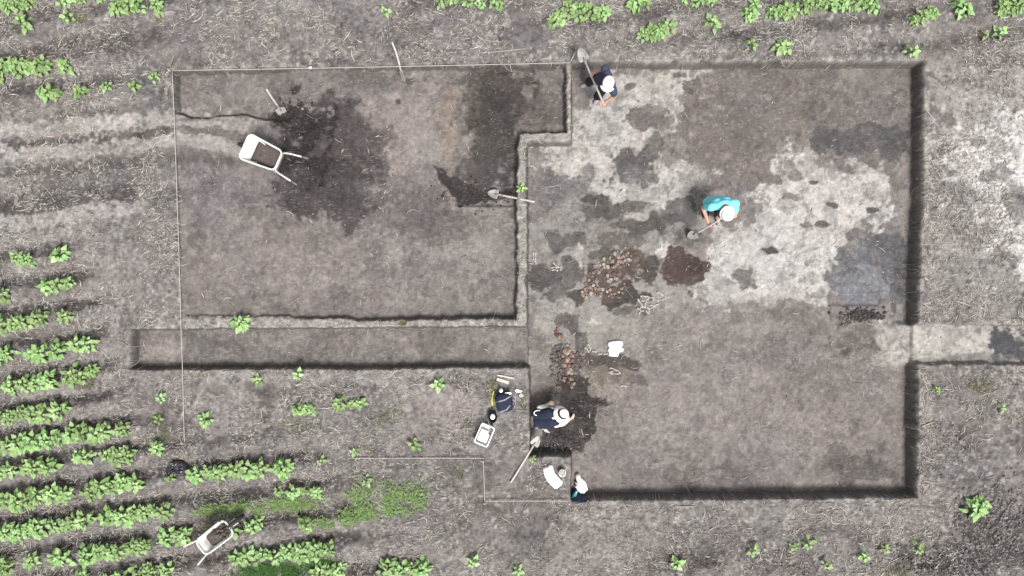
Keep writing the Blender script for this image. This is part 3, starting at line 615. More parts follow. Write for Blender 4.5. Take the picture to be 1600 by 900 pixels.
clods('soil_clods', 'dark earth scraped up in front of the kneeling digger', [(885, 690, 35, 20, 240, .006, .03, 1.0), (910, 640, 50, 32, 420, .006, .02, 1.0), (870, 700, 30, 8, 90, .01, .03, (170, 162, 155))], 75)
clods('soil_clods', 'small earth crumbs scattered across the pit floors', [(1150, 600, 350, 200, 900, .004, .014, .9), (1150, 250, 330, 170, 900, .004, .016, .85), (550, 330, 330, 180, 800, .004, .014, .95), (520, 545, 330, 25, 220, .004, .016, .9), (930, 480, 80, 70, 300, .005, .02, .95)], 76)
clods('soil_clods', 'little lumps of topsoil lying loose on the field round the pits', [(150, 300, 200, 120, 500, .005, .02, 1.05), (560, 660, 300, 90, 600, .005, .02, 1.05), (500, 50, 520, 45, 500, .005, .02, 1.05), (1520, 300, 60, 200, 500, .005, .022, .9), (1000, 840, 380, 50, 500, .005, .02, 1.05), (120, 640, 180, 240, 500, .006, .024, .9)], 77)

# ================================================================ PLANTS
LEAF_A = np.array([0.150, 0.285, 0.088]); LEAF_B = np.array([0.295, 0.425, 0.190])
def leaf_geo(L, Wd, droop, fold):
    ts = [0, .16, .36, .58, .8, 1.0]; prof = [0.06, .78, 1.0, .80, .42, 0.02]
    vs = []; fs = []
    for t, p in zip(ts, prof):
        z = -droop * t * t * L; h = fold * Wd * p
        vs += [(L * t, -Wd * p, z + h), (L * t, 0, z), (L * t, Wd * p, z + h)]
    for i in range(len(ts) - 1):
        b = i * 3; fs += [(b, b + 3, b + 4, b + 1), (b + 1, b + 4, b + 5, b + 2)]
    return np.array(vs), np.array(fs)
def plant_mesh(name, seed, n, size, wide=1.0, pale=0.0):
    """broad-leaved seedling: whorls of pointed leaves on petioles round a short stem"""
    r = np.random.default_rng(seed); Vs = []; Fs = []; Cs = []; k = 0; sv = MB()
    hgt = 0.26 * size
    sv.tube([(0, 0, -0.03), (0.01 * r.normal(), .01 * r.normal(), hgt * .5), (.015 * r.normal(), .015 * r.normal(), hgt)], [.008, .006, .004], 6)
    for i in range(n):
        f = i / max(1, n - 1)                                   # 0 low and outer, 1 top and centre
        az = i * 2.4 + r.normal(0, .35)
        rad = size * wide * (0.17 * (1 - f) ** .8 + 0.015) * r.uniform(.6, 1.2)
        zb = hgt * (0.30 + 0.70 * f) + r.normal(0, .015)
        L = size * r.uniform(.115, .19) * (1 - .34 * f); Wd = L * r.uniform(.36, .48)
        v, fc = leaf_geo(L, Wd, r.uniform(.15, .65), r.uniform(.05, .45))
        pit = r.normal(R(4 + 18 * f), .28); rol = r.normal(0, .3)
        E = np.array(Euler((rol, -pit, az)).to_matrix())
        p0 = np.array([math.cos(az) * rad, math.sin(az) * rad, zb])
        Vs.append(v @ E.T + p0); Fs.append(fc + k); k += len(v)
        t = np.clip(r.random() * .8 + .2 * f + pale, 0, 1.3); col = (LEAF_A * (1 - t) + LEAF_B * t) * r.uniform(.88, 1.1)
        Cs.append(np.repeat(col[None], len(v), 0) * np.tile(np.array([1, 1.12, 1])[:, None], (len(v) // 3, 1)))
        sv.tube([(0, 0, zb * .75), tuple(p0 * np.array([.6, .6, 1])), tuple(p0)], [.004, .003, .002], 4)
    me = np_mesh(name, np.vstack(Vs), np.vstack(Fs), True); set_color(me, 'tint', np.vstack(Cs)); me.materials.append(M['leaf'])
    ms = sv.mesh(name + '_stem'); ms.materials.append(M['stem'])
    return me, ms
BIG = [plant_mesh('crop_foliage', 100 + i, 25 + 3 * (i % 4), 1.0, 1.05, (-.15, 0, .1)[i % 3]) for i in range(9)]
MID = [plant_mesh('seedling_foliage', 200 + i, 17 + (i % 4), .85, .72) for i in range(6)]
SMALL = [plant_mesh('sprout_foliage', 300 + i, 8 + (i % 3), .66, .55, .1) for i in range(5)]
def plant(px, py, kind, scale, label, group=None, name='crop_plant'):
    me, ms = random.choice({'b': BIG, 'm': MID, 's': SMALL}[kind])
    p = on(px, py)
    t = thing(name, p, label, 'plant', group, random.uniform(0, 6.28)); t.scale = (scale, scale, scale * random.uniform(.85, 1.1))
    link('foliage', me, None, t); link('stem', ms, None, t)
    return t
def row(x0, y0, x1, y1, n, label, group, kind='b', scale=.72, jit=3.5):
    for i in range(n):
        f = (i + .5) / n
        if n > 5 and random.random() < .09: continue
        plant(x0 + (x1 - x0) * f + random.uniform(-jit, jit), y0 + (y1 - y0) * f + random.uniform(-jit, jit), kind, scale * random.uniform(.72, 1.14), label, group)
# (row segments) left field, from the top down
row(-8, 505, 112, 496, 6, 'leafy green crop plant in the top full row of the left field', 'crop plants in the top full row at left')
row(-10, 556, 100, 547, 6, 'leafy green crop plant in the long row level with the narrow trench', 'crop plants in the row level with the trench')
row(112, 540, 150, 533, 2, 'bushy crop plant in the pair just left of the trench end', 'pair of crop plants left of the trench end')
row(14, 604, 88, 597, 4, 'crop plant in the short clump just below the trench level at left', 'crop plants in the short left clump')
row(108, 592, 156, 576, 3, 'crop plant in the slanting clump below and left of the trench end', 'crop plants in the slanting clump', scale=.7)
row(-10, 651, 103, 642, 6, 'crop plant in the unbroken row beneath the short left clump', 'crop plants in the fifth left row')
row(-10, 698, 200, 668, 11, 'crop plant in the long rising row that ends in a weedy tip', 'crop plants in the long rising row')
row(40, 734, 85, 728, 3, 'crop plant in the tight round clump near the left edge', 'crop plants in the tight round clump', scale=.8)
row(-8, 737, 24, 733, 2, 'crop plant at the left edge beside the tight round clump', 'crop plants at the left edge', scale=.7)
row(112, 718, 150, 712, 2, 'crop plant in the pair right of the tight round clump', 'pair of crop plants right of the round clump')
row(160, 713, 210, 707, 3, 'crop plant in the trio left of the black plastic bag', 'crop plants left of the black bag', scale=.7)
row(-10, 783, 75, 775, 5, 'crop plant at the left end of the row below the round clump', 'crop plants in the row below the clump')
row(80, 772, 225, 753, 8, 'crop plant along the right end of the row below the round clump', 'crop plants along the right end of that row', scale=.74)
row(-10, 834, 70, 824, 5, 'crop plant in the left clump of the row above the wheelbarrow level', 'crop plants in the left clump above the barrow level')
row(82, 820, 140, 812, 4, 'crop plant in the middle clump of the row above the wheelbarrow level', 'crop plants in the middle clump above the barrow level')
row(160, 808, 265, 798, 7, 'crop plant in the right clump of the row above the wheelbarrow level', 'crop plants in the right clump above the barrow level')
row(-10, 884, 238, 852, 14, 'crop plant in the longest row that runs left of the tipped wheelbarrow', 'crop plants in the longest row')
row(120, 907, 270, 890, 7, 'crop plant cut by the bottom edge below the longest row', 'crop plants at the bottom edge')
row(-10, 935, 100, 922, 4, 'crop plant half outside the bottom left corner', 'crop plants in the bottom left corner')
row(258, 842, 300, 838, 3, 'crop plant beside the handles of the tipped wheelbarrow', 'crop plants beside the barrow handles', scale=.66)
row(298, 738, 452, 727, 9, 'crop plant in the row right of the black plastic bag', 'crop plants in the row right of the black bag', scale=.7)
row(428, 764, 505, 772, 4, 'crop plant in the loose row above the grass strip', 'crop plants above the grass strip', 'm', .8)
row(362, 872, 522, 856, 8, 'crop plant in the row right of the tipped wheelbarrow', 'crop plants right of the tipped barrow', scale=.72)
row(360, 830, 405, 815, 2, 'small crop plant just off the nose of the tipped wheelbarrow', 'small crop plants off the barrow nose', 'm', .85)
row(465, 820, 490, 815, 2, 'crop plant between the two grass patches', 'crop plants between the grass patches', 'm', .8)
row(495, 895, 540, 893, 3, 'crop plant at the bottom edge beside the grass corner', 'crop plants beside the grass corner', 'b', .7)
row(600, 888, 672, 883, 4, 'crop plant in the clump at the bottom edge below the long grass patch', 'crop plants at the bottom edge middle', 'b', .68)
plant(97, 400, 'm', 1.0, 'lone leafy plant at the upper right of the left field pair'); row(24, 410, 58, 403, 2, 'leafy plant in the upper left pair of the left field', 'pair of leafy plants at the left', 'm', .95)
row(68, 448, 118, 440, 3, 'leafy plant in the trio above the top full row', 'trio of leafy plants above the full row', 'm', .9); plant(8, 462, 'm', .9, 'leafy plant cut by the left edge above the top full row')
# top left
row(-8, 110, 78, 104, 5, 'crop plant in the bright row left of the string corner', 'crop plants in the bright upper left row', 'b', .72)
plant(105, 106, 'm', .9, 'small crop plant at the right tip of the bright upper left row')
row(66, 146, 98, 150, 3, 'leafy plant in the clump under the bright upper left row', 'leafy plants in the upper left clump', 'm', .9); plant(128, 147, 'm', .85, 'lone leafy plant right of the upper left clump')
row(-5, 10, 55, 4, 4, 'crop plant in the clump at the top left corner', 'crop plants at the top left corner', 'b', .72)
plant(42, 38, 'm', 1.0, 'round leafy plant under the top left corner clump'); plant(110, 28, 's', 1.1, 'dull thin plant right of the round leafy plant', name='weed')
row(95, 0, 165, -2, 3, 'crop plant cut by the top edge left of the bushy pair', 'crop plants cut by the top left edge', 'b', .62)
row(180, 20, 222, 6, 3, 'bushy crop plant at the top edge above the string corner', 'bushy crop plants at the top edge', 'b', .7); plant(248, 14, 'm', .85, 'small leafy plant right of the bushy top edge plants')
plant(168, 137, 's', 1.0, 'dull sprout between the upper left clump and the string corner', name='weed'); plant(212, 137, 's', 1.0, 'sprout a step left of the string corner', name='weed'); plant(245, 122, 's', .9, 'tiny yellowish sprout nearest the string corner', name='weed')
# top middle and right
plant(601, 19, 's', .9, 'tiny lone sprout at the top above the leaning spade', name='weed'); row(678, 5, 785, 8, 5, 'plant in the ragged green fringe at the top edge', 'plants in the top edge fringe', 'm', .75)
row(858, 42, 882, 26, 2, 'dull green plant at the lower left of the upper middle clump', 'dull plants of the upper middle clump', 'm', .9); row(878, 18, 950, 20, 4, 'crop plant in the upper middle clump above the digger with the white cap', 'crop plants of the upper middle clump', 'b', .72)
row(980, 14, 1016, 2, 2, 'crop plant at the top edge right of the upper middle clump', 'crop plants right of the upper middle clump', 'm', .95)
row(998, 60, 1052, 43, 4, 'crop plant in the dense clump right of the digger with the white cap', 'crop plants in the dense clump by the pit top', 'b', .6); plant(1111, 39, 'm', .95, 'lone bright plant right of the dense clump')
row(1062, 1, 1120, 0, 3, 'crop plant just cut by the top edge right of centre', 'crop plants cut by the top edge right of centre', 'm', .8)
row(1168, 34, 1178, 6, 3, 'crop plant in the upright clump near the top edge', 'crop plants in the upright clump', 'm', .95); row(1196, 22, 1245, 14, 4, 'crop plant at the left of the long top right clump', 'crop plants left of the long top right clump', 'b', .62)
row(1255, 10, 1370, 3, 7, 'crop plant in the long clump at the top right edge', 'crop plants in the long top right clump', 'b', .66)
plant(1221, 76, 'm', 1.05, 'square looking lone plant above the east pit edge'); plant(1172, 72, 's', 1.0, 'tiny plant left of the lone plant above the east pit edge', name='weed')
row(1425, 38, 1465, 18, 4, 'crop plant in the clump above the top right pit corner', 'crop plants above the pit corner', 'b', .58); plant(1500, 17, 'm', 1.1, 'round crop plant right of the clump above the pit corner')
row(1560, 14, 1606, 4, 4, 'crop plant in the clump at the top right picture corner', 'crop plants in the top right corner', 'b', .62); plant(1558, 53, 's', 1.1, 'small bright plant under the top right corner clump'); plant(1535, 55, 's', .8, 'thin sprout left of the small bright top right plant', name='weed')
plant(1420, 84, 's', 1.15, 'small plant on the lip of the top right pit corner')
# strays
for a in [(380, 505, 'm', 1.05, 'bushy green plant growing on the baulk between west pit and trench'), (405, 593, 's', 1.0, 'small plant just below the trench above the middle field'), (468, 585, 's', 1.0, 'small plant below the middle of the trench edge'),
          (685, 600, 's', 1.15, 'bright lone plant below the trench near the digging kit'), (650, 693, 's', 1.15, 'bright lone plant above the string left of the crate'), (555, 705, 's', .8, 'tiny plant standing just above the lower string'),
          (574, 750, 's', 1.0, 'small plant above the long grass patch'), (502, 720, 's', .75, 'tiny sprout at the left end of the lower string'), (255, 621, 's', .9, 'small plant left of the long string near the trench'), (250, 655, 's', .9, 'dull small plant left of the lower long string'), (322, 655, 'm', .85, 'lone plant right of the lower long string'),
          (248, 698, 'm', .8, 'plant just above the black plastic bag'), (270, 746, 's', .9, 'low sprout under the black plastic bag'), (740, 876, 's', 1.1, 'lone small plant at the bottom right of the grass field'),
          (405, 813, 's', 1.0, 'sprout on the left grass strip'), (833, 716, 's', .62, 'small plant beside the shovel shaft at the pit corner'), (815, 295, 's', .85, 'small plant on the baulk by the shovel across it'),
          (1055, 878, 's', 1.2, 'lone plant at the bottom centre right on dark clods'), (1175, 857, 's', 1.1, 'dull lone plant at the bottom right of centre'), (1260, 848, 's', 1.1, 'plant at the right of the low pair below the east pit'), (1238, 851, 's', .9, 'pale plant at the left of the low pair below the east pit'),
          (1290, 880, 's', .9, 'yellow green plant under the low pair below the east pit'), (1348, 868, 's', .9, 'two leaved sprout below the east pit corner'), (1380, 857, 's', .8, 'tiny sprout right of the two leaved sprout'), (1431, 856, 's', 1.0, 'spiky small plant below the lower right pit corner'),
          (1562, 636, 's', .75, 'pale tiny sprout east of the pit below the east cut'), (1460, 608, 's', .75, 'greyish sprout by the pale cane east of the pit'), (810, 890, 's', .9, 'dull plant at the bottom edge left of centre')]:
    plant(*a, name='small_plant')
row(462, 640, 495, 636, 3, 'leafy plant in the clump below the trench middle', 'leafy plants in the clump below the trench', 'm', .8)
row(528, 632, 572, 626, 3, 'bright leafy plant in the trio right of the clump below the trench', 'bright plants in the trio below the trench', 'm', .75)
row(1508, 795, 1540, 786, 2, 'bright broad leaved plant on the bare soil near the lower right corner', 'bright plants on the lower right soil', 'm', 1.15)

# grass patches: dense blades, one mesh each
def grass(label, spots, seed, cols, lmin=.05, lmax=.15):
    r = np.random.default_rng(seed); P = []
    for cx, cy, rx, ry, ang, n in spots:
        a = r.uniform(0, 6.28, n); d = np.sqrt(r.random(n)) * (1 + .25 * r.normal(size=n)); ux = np.cos(a) * d * rx; uy = np.sin(a) * d * ry
        c, s = math.cos(R(ang)), math.sin(R(ang)); P.append(np.stack([cx + ux * c - uy * s, cy + ux * s + uy * c], -1))
    P = np.vstack(P); P = P[fbm(P[:, 0], P[:, 1], 16, 3, seed) > r.normal(-.16, .2, len(P))]; x = (P[:, 0] - 800) / PXM; y = (450 - P[:, 1]) / PXM; n = len(x); z = ground_z(x, y)
    az = r.uniform(0, 6.28, n); L = r.uniform(lmin, lmax, n); w = r.uniform(.003, .0095, n); lean = r.uniform(.3, 1.3, n)
    dx, dy = np.cos(az), np.sin(az); Vl = []
    for t, k in ((0, 1), (.5, .8), (1, .08)):
        h = L * t * np.cos(lean * t * .8); o = L * t * np.sin(lean * t)
        for sgn in (-1, 1): Vl.append(np.stack([x + dx * o - dy * w * k * sgn, y + dy * o + dx * w * k * sgn, z + h - .005], -1))
    Vv = np.stack(Vl, 1).reshape(-1, 3); b0 = (np.arange(n) * 6)[:, None, None]
    Fq = (b0 + np.array([[0, 1, 3, 2], [2, 3, 5, 4]])[None]).reshape(-1, 4)
    ci = r.random((n, 1)); col = np.array(cols[0]) * (1 - ci) + np.array(cols[1]) * ci
    me = np_mesh('grass', Vv, Fq); set_color(me, 'tint', np.repeat(col, 6, 0))
    return tag(link('grass', me, M['leaf']), label, 'grass', kind='stuff')
G1, G2 = (0.13, 0.27, 0.08), (0.34, 0.42, 0.20)
grass('long bright green grass patch under the lower string', [(635, 782, 30, 20, -10, 1500), (600, 792, 50, 15, -14, 900), (550, 805, 55, 13, -12, 1600), (610, 762, 45, 14, -15, 450), (562, 775, 20, 16, 0, 350)], 81, (G1, G2))
grass('narrow green grass strip in the middle of the left field', [(450, 788, 55, 11, -6, 1900), (345, 795, 35, 8, -6, 900), (395, 790, 40, 9, -6, 700)], 82, (G1, G2))
grass('dark green grass at the bottom edge right of the wheelbarrow', [(430, 892, 45, 14, -6, 2200), (500, 882, 25, 12, 0, 500), (380, 895, 20, 10, 0, 500)], 83, ((.04, .12, .03), (.09, .19, .05)))
grass('thin yellowing weeds scattered over the undug soil', [(600, 645, 30, 22, 0, 350), (700, 745, 40, 18, 0, 350), (560, 760, 50, 30, 0, 300), (690, 505, 8, 4, 0, 160), (630, 505, 6, 3, 0, 80), (145, 595, 20, 16, 0, 400), (120, 30, 20, 9, 0, 200), (20, 690, 10, 6, 0, 60), (820, 630, 8, 10, 0, 160), (770, 600, 12, 8, 0, 100), (1530, 602, 24, 10, 0, 200), (1430, 845, 10, 10, 0, 100), (1395, 890, 30, 8, 0, 200), (470, 665, 30, 14, 0, 300), (250, 680, 20, 30, 0, 250), (585, 700, 20, 10, 0, 150), (330, 830, 30, 25, 0, 300), (815, 295, 5, 5, 0, 60)], 84, ((.12, .17, .06), (.24, .25, .13)), .03, .09)

# ================================================================ STRINGS, PEGS, STICKS
def string(label, pts, sag=0.01):
    mb = MB(); path = []
    for a, b in zip(pts[:-1], pts[1:]):
        for k in range(12):
            t = k / 12; p = a.lerp(b, t); p.z -= sag * 4 * t * (1 - t); path.append(p)
    path.append(pts[-1]); mb.tube(path, 0.0075, 6)
    return tag(mb.obj('boundary_string', M['string']), label, 'string')
def P_(px, py, z): return at(px, py, z)
string('taut white string along the top edge of the west pit', [P_(269, 110, .06), P_(487, 106.5, .06), P_(890, 98, .06)])
string('long white string running down the left side across the trench', [P_(269, 110, .06), P_(277, 320, .07), P_(283, 520, .07), P_(288, 690, .06)])
string('thin white string left of the crate, running level above the grass patch', [P_(545, 716, .05), P_(755, 716, .06)])
string('short white string running down between two pegs under the crate', [P_(755, 716, .05), P_(757, 783, .05)])
string('thin white string ending at the lower pit corner by the white bags', [P_(757, 783, .06), P_(890, 783, .06)])
string('fine pale cord hanging along the dark east wall of the pit', [P_(1414, 372, -.40), P_(1418, 482, -.42)])
def peg(px, py, label, lean=(0, 0), h=.14, tagged=False):
    p = on(px, py); t = thing('wooden_peg', p, label, 'peg')
    mb = MB(); mb.tube([(0, 0, -.05), (lean[0] * .5, lean[1] * .5, h * .5), (lean[0], lean[1], h)], [.010, .012, .012], 8); mb.obj('shaft', M['wood'], t)
    mb = MB(); mb.lathe([(.013, 0), (.016, .006), (.016, .022), (.013, .028)], (lean[0] * .5, lean[1] * .5, h * .42), 10); mb.obj('string_knot', M['string'], t)
    if tagged:
        mb = MB(); mb.box((0, 0, h * .6), (.05, .035, .05), Matrix.Rotation(.3, 3, 'Z')); mb.obj('marker_block', M['white_plastic'], t, False, .006)
peg(268, 112, 'wooden peg at the left corner where two strings meet')
peg(487, 108, 'peg with a white marker block on the top string', tagged=True)
peg(890, 99, 'leaning pale peg at the top of the thin baulk', (.10, .16), .20)
peg(755, 719, 'peg at the corner of the lower string under the crate', h=.16); peg(757, 785, 'peg at the lower bend of the string', h=.12); peg(889, 785, 'peg at the lower left corner of the east pit', h=.12); peg(288, 692, 'peg at the bottom end of the long left string', h=.12)
def stick(pa, pb, r, label, name='stick', bend=0.0, mat='stick', lift=None):
    a = on(*pa); b = on(*pb); l = r if lift is None else lift; a.z += l; b.z += l
    n = (b - a).cross(Vector((0, 0, 1))).normalized() * bend
    path = [a.lerp(b, t) + n * 4 * t * (1 - t) for t in (0, .2, .4, .6, .8, 1)]
    for q in path[1:-1]: q.z = max(q.z, float(ground_z(q.x, q.y)) + l)
    mb = MB(); mb.tube(path, [r * .8, r, r, r * 1.05, r, r * .7], 8)
    return tag(mb.obj(name, M[mat]), label, 'stick')
stick((748, 83), (823, 76), .010, 'long thin pale rod lying above the top string', bend=.01)
stick((1053, 791), (1084, 791), .016, 'pale split stick lying under the lower edge of the east pit')
stick((1440, 587), (1449, 609), .014, 'pale cane stump east of the pit below the east cut'); stick((1433, 664), (1457, 659), .016, 'short pale stick on the east lip of the pit')
stick((1442, 750), (1474, 753), .009, 'thin curved stalk east of the lower pit corner', bend=.03)
stick((122, 487), (128, 514), .012, 'dry white stalk standing off the end of the top full row', bend=.02); stick((221, 505), (232, 495), .013, 'short pale stalk above the left end of the trench')
stick((806, 641), (824, 642), .009, 'short twig between the backpack and the pit edge'); stick((1352, 505), (1372, 509), .009, 'small pale root below the row of dark clods'); stick((1365, 237), (1372, 232), .008, 'tiny pale root in the grey corner of the east pit')
stick((233, 331), (257, 335), .010, 'short straw stalk left of the long string'); stick((267, 386), (275, 385), .010, 'tiny white stub beside the long string'); stick((118, 50), (150, 40), .008, 'curved dry stalk in the upper left field', bend=.03)
stick((690, 432), (696, 447), .009, 'curled white root on the west pit floor', bend=.03)
def plank(pa, pb, w, label):
    a = on(*pa); b = on(*pb); a.z += .02; b.z += .02; d = b - a
    Mx = Matrix.Rotation(math.atan2(d.y, d.x), 3, 'Z'); mb = MB(); mb.box((0, 0, 0), (d.length, w, .022), Mx)
    o = mb.obj('wooden_plank', M['wood'], None, False, .003); o.location = a.lerp(b, .5); return tag(o, label, 'plank')
plank((777, 586), (803, 591), .03, 'thin wooden lath above the backpack'); plank((776, 592), (795, 598), .06, 'short wide board under the thin lath above the backpack')

# ================================================================ SHOVELS
def shovel(tip, end, label, group=None, blade_w=.20, blade_l=.27, roll=0.0, dirty=False, name='shovel', shaft_mat='wood'):
    tip = Vector(tip); end = Vector(end); d = (end - tip); L = d.length; ax = d.normalized()
    t = thing(name, tip, label, 'shovel', group)
    side = Vector((0, 0, 1)).cross(ax); side = side.normalized() if side.length > 1e-3 else Vector((1, 0, 0))
    up = ax.cross(side).normalized()
    q = Matrix.Rotation(roll, 3, ax); side = q @ side; up = q @ up
    fr = lambda x, y, z: ax * x + side * y + up * z
    mb = MB(); rows = []
    for x, w in ((0, .06), (.05, .55), (.12, .9), (.20, 1), (blade_l - .02, 1), (blade_l, .82)):
        top = []; bot = []
        for k in range(9):
            s = (k - 4) / 4; yy = s * w * blade_w / 2; zz = .025 * s * s * w - .012 + .03 * (1 - x / blade_l) ** 2
            top.append(fr(x, yy, zz + .003)); bot.append(fr(x, yy, zz - .003))
        rows.append(top + bot[::-1])
    mb.loft(rows); mb.obj('blade', M['steel'], t)
    mb = MB(); mb.tube([fr(blade_l - .07, 0, .0), fr(blade_l + .02, 0, .012), fr(blade_l + .13, 0, .02)], [.012, .02, .021], 10); mb.obj('socket', M['steel'], t)
    mb = MB(); n = 8; mb.tube([fr(blade_l + .08 + (L - blade_l - .08) * k / n, 0, .02 + .012 * math.sin(math.pi * k / n)) for k in range(n + 1)], .019, 10); mb.obj('shaft', M[shaft_mat], t)
    return t
a = on(632, 130); shovel((a.x, a.y, a.z + .02), at(611, 66, .34), 'spade leaning on the top edge of the west pit with its pale shaft outside', roll=1.2, blade_w=.16)
o_ = bpy.context.scene
a = on(443, 180); shovel((a.x, a.y, a.z - .08), at(416, 138, .45), 'shovel stuck upright in the dark spoil by the wheelbarrow', blade_l=.24)
a = on(762, 301); shovel((a.x, a.y, a.z + .03), at(836, 316, .05), 'pale shovel lying across the baulk with its blade in the west pit', blade_w=.19, blade_l=.23)
a = on(842, 676); b = on(798, 753); shovel((a.x, a.y, a.z + .30), (b.x, b.y, b.z + .02), 'shovel lying over the pit lip behind the kneeling digger', blade_w=.18, blade_l=.22)

# ================================================================ WHEELBARROWS
def rrect(x0, x1, w0, w1, z0, z1, r, n=5):
    """rounded outline, x0 rear / x1 front, half widths w0 rear / w1 front, heights z0 rear / z1 front"""
    cs = [((x1, w1), (-1, -1), 0), ((x0, w0), (1, -1), 90), ((x0, -w0), (1, 1), 180), ((x1, -w1), (-1, 1), 270)]; pts = []
    for (cx, cy), (sx, sy), a0 in cs:
        for k in range(n):
            a = R(a0 + 90 * k / (n - 1)); x = cx + sx * r + math.cos(a) * r; y = cy + sy * r + math.sin(a) * r
            pts.append(Vector((x, y, z0 + (z1 - z0) * (x - x0) / (x1 - x0))))
    return pts
def wheelbarrow(label, loc, rz, L, wr, wf, zr, zf, handle, load, load_label, clods_in=False, inset=(.05, .26, .035), zb=(.26, .22)):
    t = thing('wheelbarrow', loc, label, 'wheelbarrow', None, rz)
    x0 = -L * .5; x1 = L * .5
    rim = rrect(x0, x1, wr, wf, zr, zf, .085); bot = rrect(x0 + inset[0], x1 - inset[1], wr - inset[2], wf - inset[2] - .01, zb[0], zb[1], .05)
    sh = lambda ring, d: [Vector((p.x * (1 - d), p.y * (1 - d), p.z)) for p in ring]
    mid_ = [a.lerp(b, .5) + Vector((0, 0, -.01)) for a, b in zip(bot, rim)]
    mb = MB(); mb.loft([bot, mid_, rim, sh(rim, .012), [p + Vector((0, 0, .008)) for p in sh(mid_, .012)], [p + Vector((0, 0, .01)) for p in sh(bot, .012)]], True, True)
    tray = mb.obj('tray', M['white_metal'], t)
    mb = MB(); mb.tube(rim + rim[:2], .017, 8); mb.obj('rim', M['white_metal'], tray)
    for s in (-1, 1):
        mb = MB(); mb.tube([(x1 + .12, s * .05, .20), (x1 - .15, s * (wf - .14), .22), (x0 + .1, s * (wr - .05), .30), (x0 - .06, s * (wr + .0), .52), (x0 - .06 - handle * .75, s * (wr + .05), .56)], .015, 8); h = mb.obj('handle', M['white_metal'], t)
        mb = MB(); mb.tube([(x0 - .06 - handle * .70, s * (wr + .046), .559), (x0 - .06 - handle, s * (wr + .065), .57)], [.018, .017], 8); mb.obj('grip', M['grip'], h)
        mb = MB(); mb.tube([(x0 + .22, s * (wr - .06), .28), (x0 + .14, s * (wr + .02), .01), (x0 + .05, s * (wr + .02), .01), (x0 + .05, s * (wr - .02), .36)], .013, 8); mb.obj('leg', M['white_metal'], t)
        mb = MB(); mb.tube([(x0 + .26, s * (wr - .06), .27), (x1 - .12, s * (wf - .02), zf - .08)], .011, 6); mb.obj('strut', M['white_metal'], t)
    wx = x1 + .10; MX = Matrix.Rotation(R(90), 3, 'X')
    mb = MB(); mb.lathe([(.10, -.03), (.15, -.04), (.185, -.025), (.19, 0), (.185, .025), (.15, .04), (.10, .03)], (wx, 0, .19), 24, MX); w = mb.obj('wheel', M['rubber'], t)
    mb = MB(); mb.lathe([(.02, -.045), (.09, -.02), (.105, -.028), (.105, .028), (.09, .02), (.02, .045)], (wx, 0, .19), 20, MX); mb.obj('hub', M['white_metal'], w)
    mb = MB(); mb.tube([(wx, -.07, .19), (wx, .07, .19)], .012, 8); mb.obj('axle', M['steel'], w)
    # the load lies in the tray
    r = np.random.default_rng(int(abs(loc[0] * 100))); K = 9; n = len(rim); vs = []; cs = []
    ctr = sum(rim, Vector()) / n + Vector((load[1], 0, 0))
    lvl = lambda q: q.z
    for k in range(K):
        f = 1 - k / (K - 1)
        for i in range(n):
            tt = .30 + .30 * load[0]
            wall = bot[i].lerp(rim[i], tt); wall = Vector((wall.x * .965, wall.y * .965, wall.z))
            p = ctr.lerp(wall, f) if f < 1 else wall
            p = Vector((p.x, p.y, wall.z * f + (1 - f) * (wall.z + load[2]))); nn = .02 * (r.random() - .5) * (1 if 0 < k < K - 1 else .3); p.z += nn
            vs.append(p); cs.append(np.array(base((132, 121, 117))) * (r.uniform(.7, 1.15)) * (.75 + .35 * (1 - f)))
    fs = [(k * n + i, k * n + (i + 1) % n, (k + 1) * n + (i + 1) % n, (k + 1) * n + i) for k in range(K - 1) for i in range(n)]
    Mw = Matrix.Translation(loc) @ Matrix.Rotation(rz, 4, 'Z')
    V3 = np.array([v[:] for v in vs]); F3 = np.array(fs); C3 = np.array(cs)
    if clods_in:
        pts = np.array([[ctr.x + r.normal(0, .10), r.normal(0, .10), ctr.z - .11 + r.random() * .04] for _ in range(90)])
        v, f, c = clod_field(pts, r.uniform(.012, .04, 90), np.array(base((118, 112, 104)))[None] * r.uniform(.35, 1.6, (90, 1)), 5)
        tri = np.hstack([f, f[:, -1:]]) + len(V3)
        V3 = np.vstack([V3, v]); C3 = np.vstack([C3, c])
        me = bpy.data.meshes.new('soil_load'); me.from_pydata([tuple(p) for p in V3], [], [tuple(int(i) for i in q) for q in F3] + [tuple(int(i) for i in q[:3]) for q in tri])
    else:
        me = np_mesh('soil_load', V3, F3, True)
    set_color(me, 'tint', C3)
    o = link('soil_load', me, M['soil_load']); o.matrix_world = Mw
    tag(o, load_label, 'soil')
    return t
za = float(ground_z(at(410, 240).x, at(410, 240).y))
ca = at(409, 240, za + .55); fwd = at(384, 229, .5) - at(437, 252.5, .5)
wheelbarrow('white wheelbarrow half full of soil standing beside the dark spoil in the west pit', (ca.x, ca.y, za), math.atan2(fwd.y, fwd.x), .70, .205, .25, .57, .60, .44, (.62, .02, .03), 'brown soil lying in the white wheelbarrow in the west pit')
zb = float(ground_z(at(335, 842).x, at(335, 842).y)); cb = at(334, 841, zb + .5); fwd = at(355, 826, .4) - at(321, 852, .5)
wheelbarrow('dirty white wheelbarrow with a low nose standing among the crop rows', (cb.x, cb.y, zb), math.atan2(fwd.y, fwd.x), .54, .17, .18, .58, .33, .26, (.40, .08, .02), 'clods of soil in the nose of the wheelbarrow among the crops', True, (.17, .015, .07), (.27, .29))

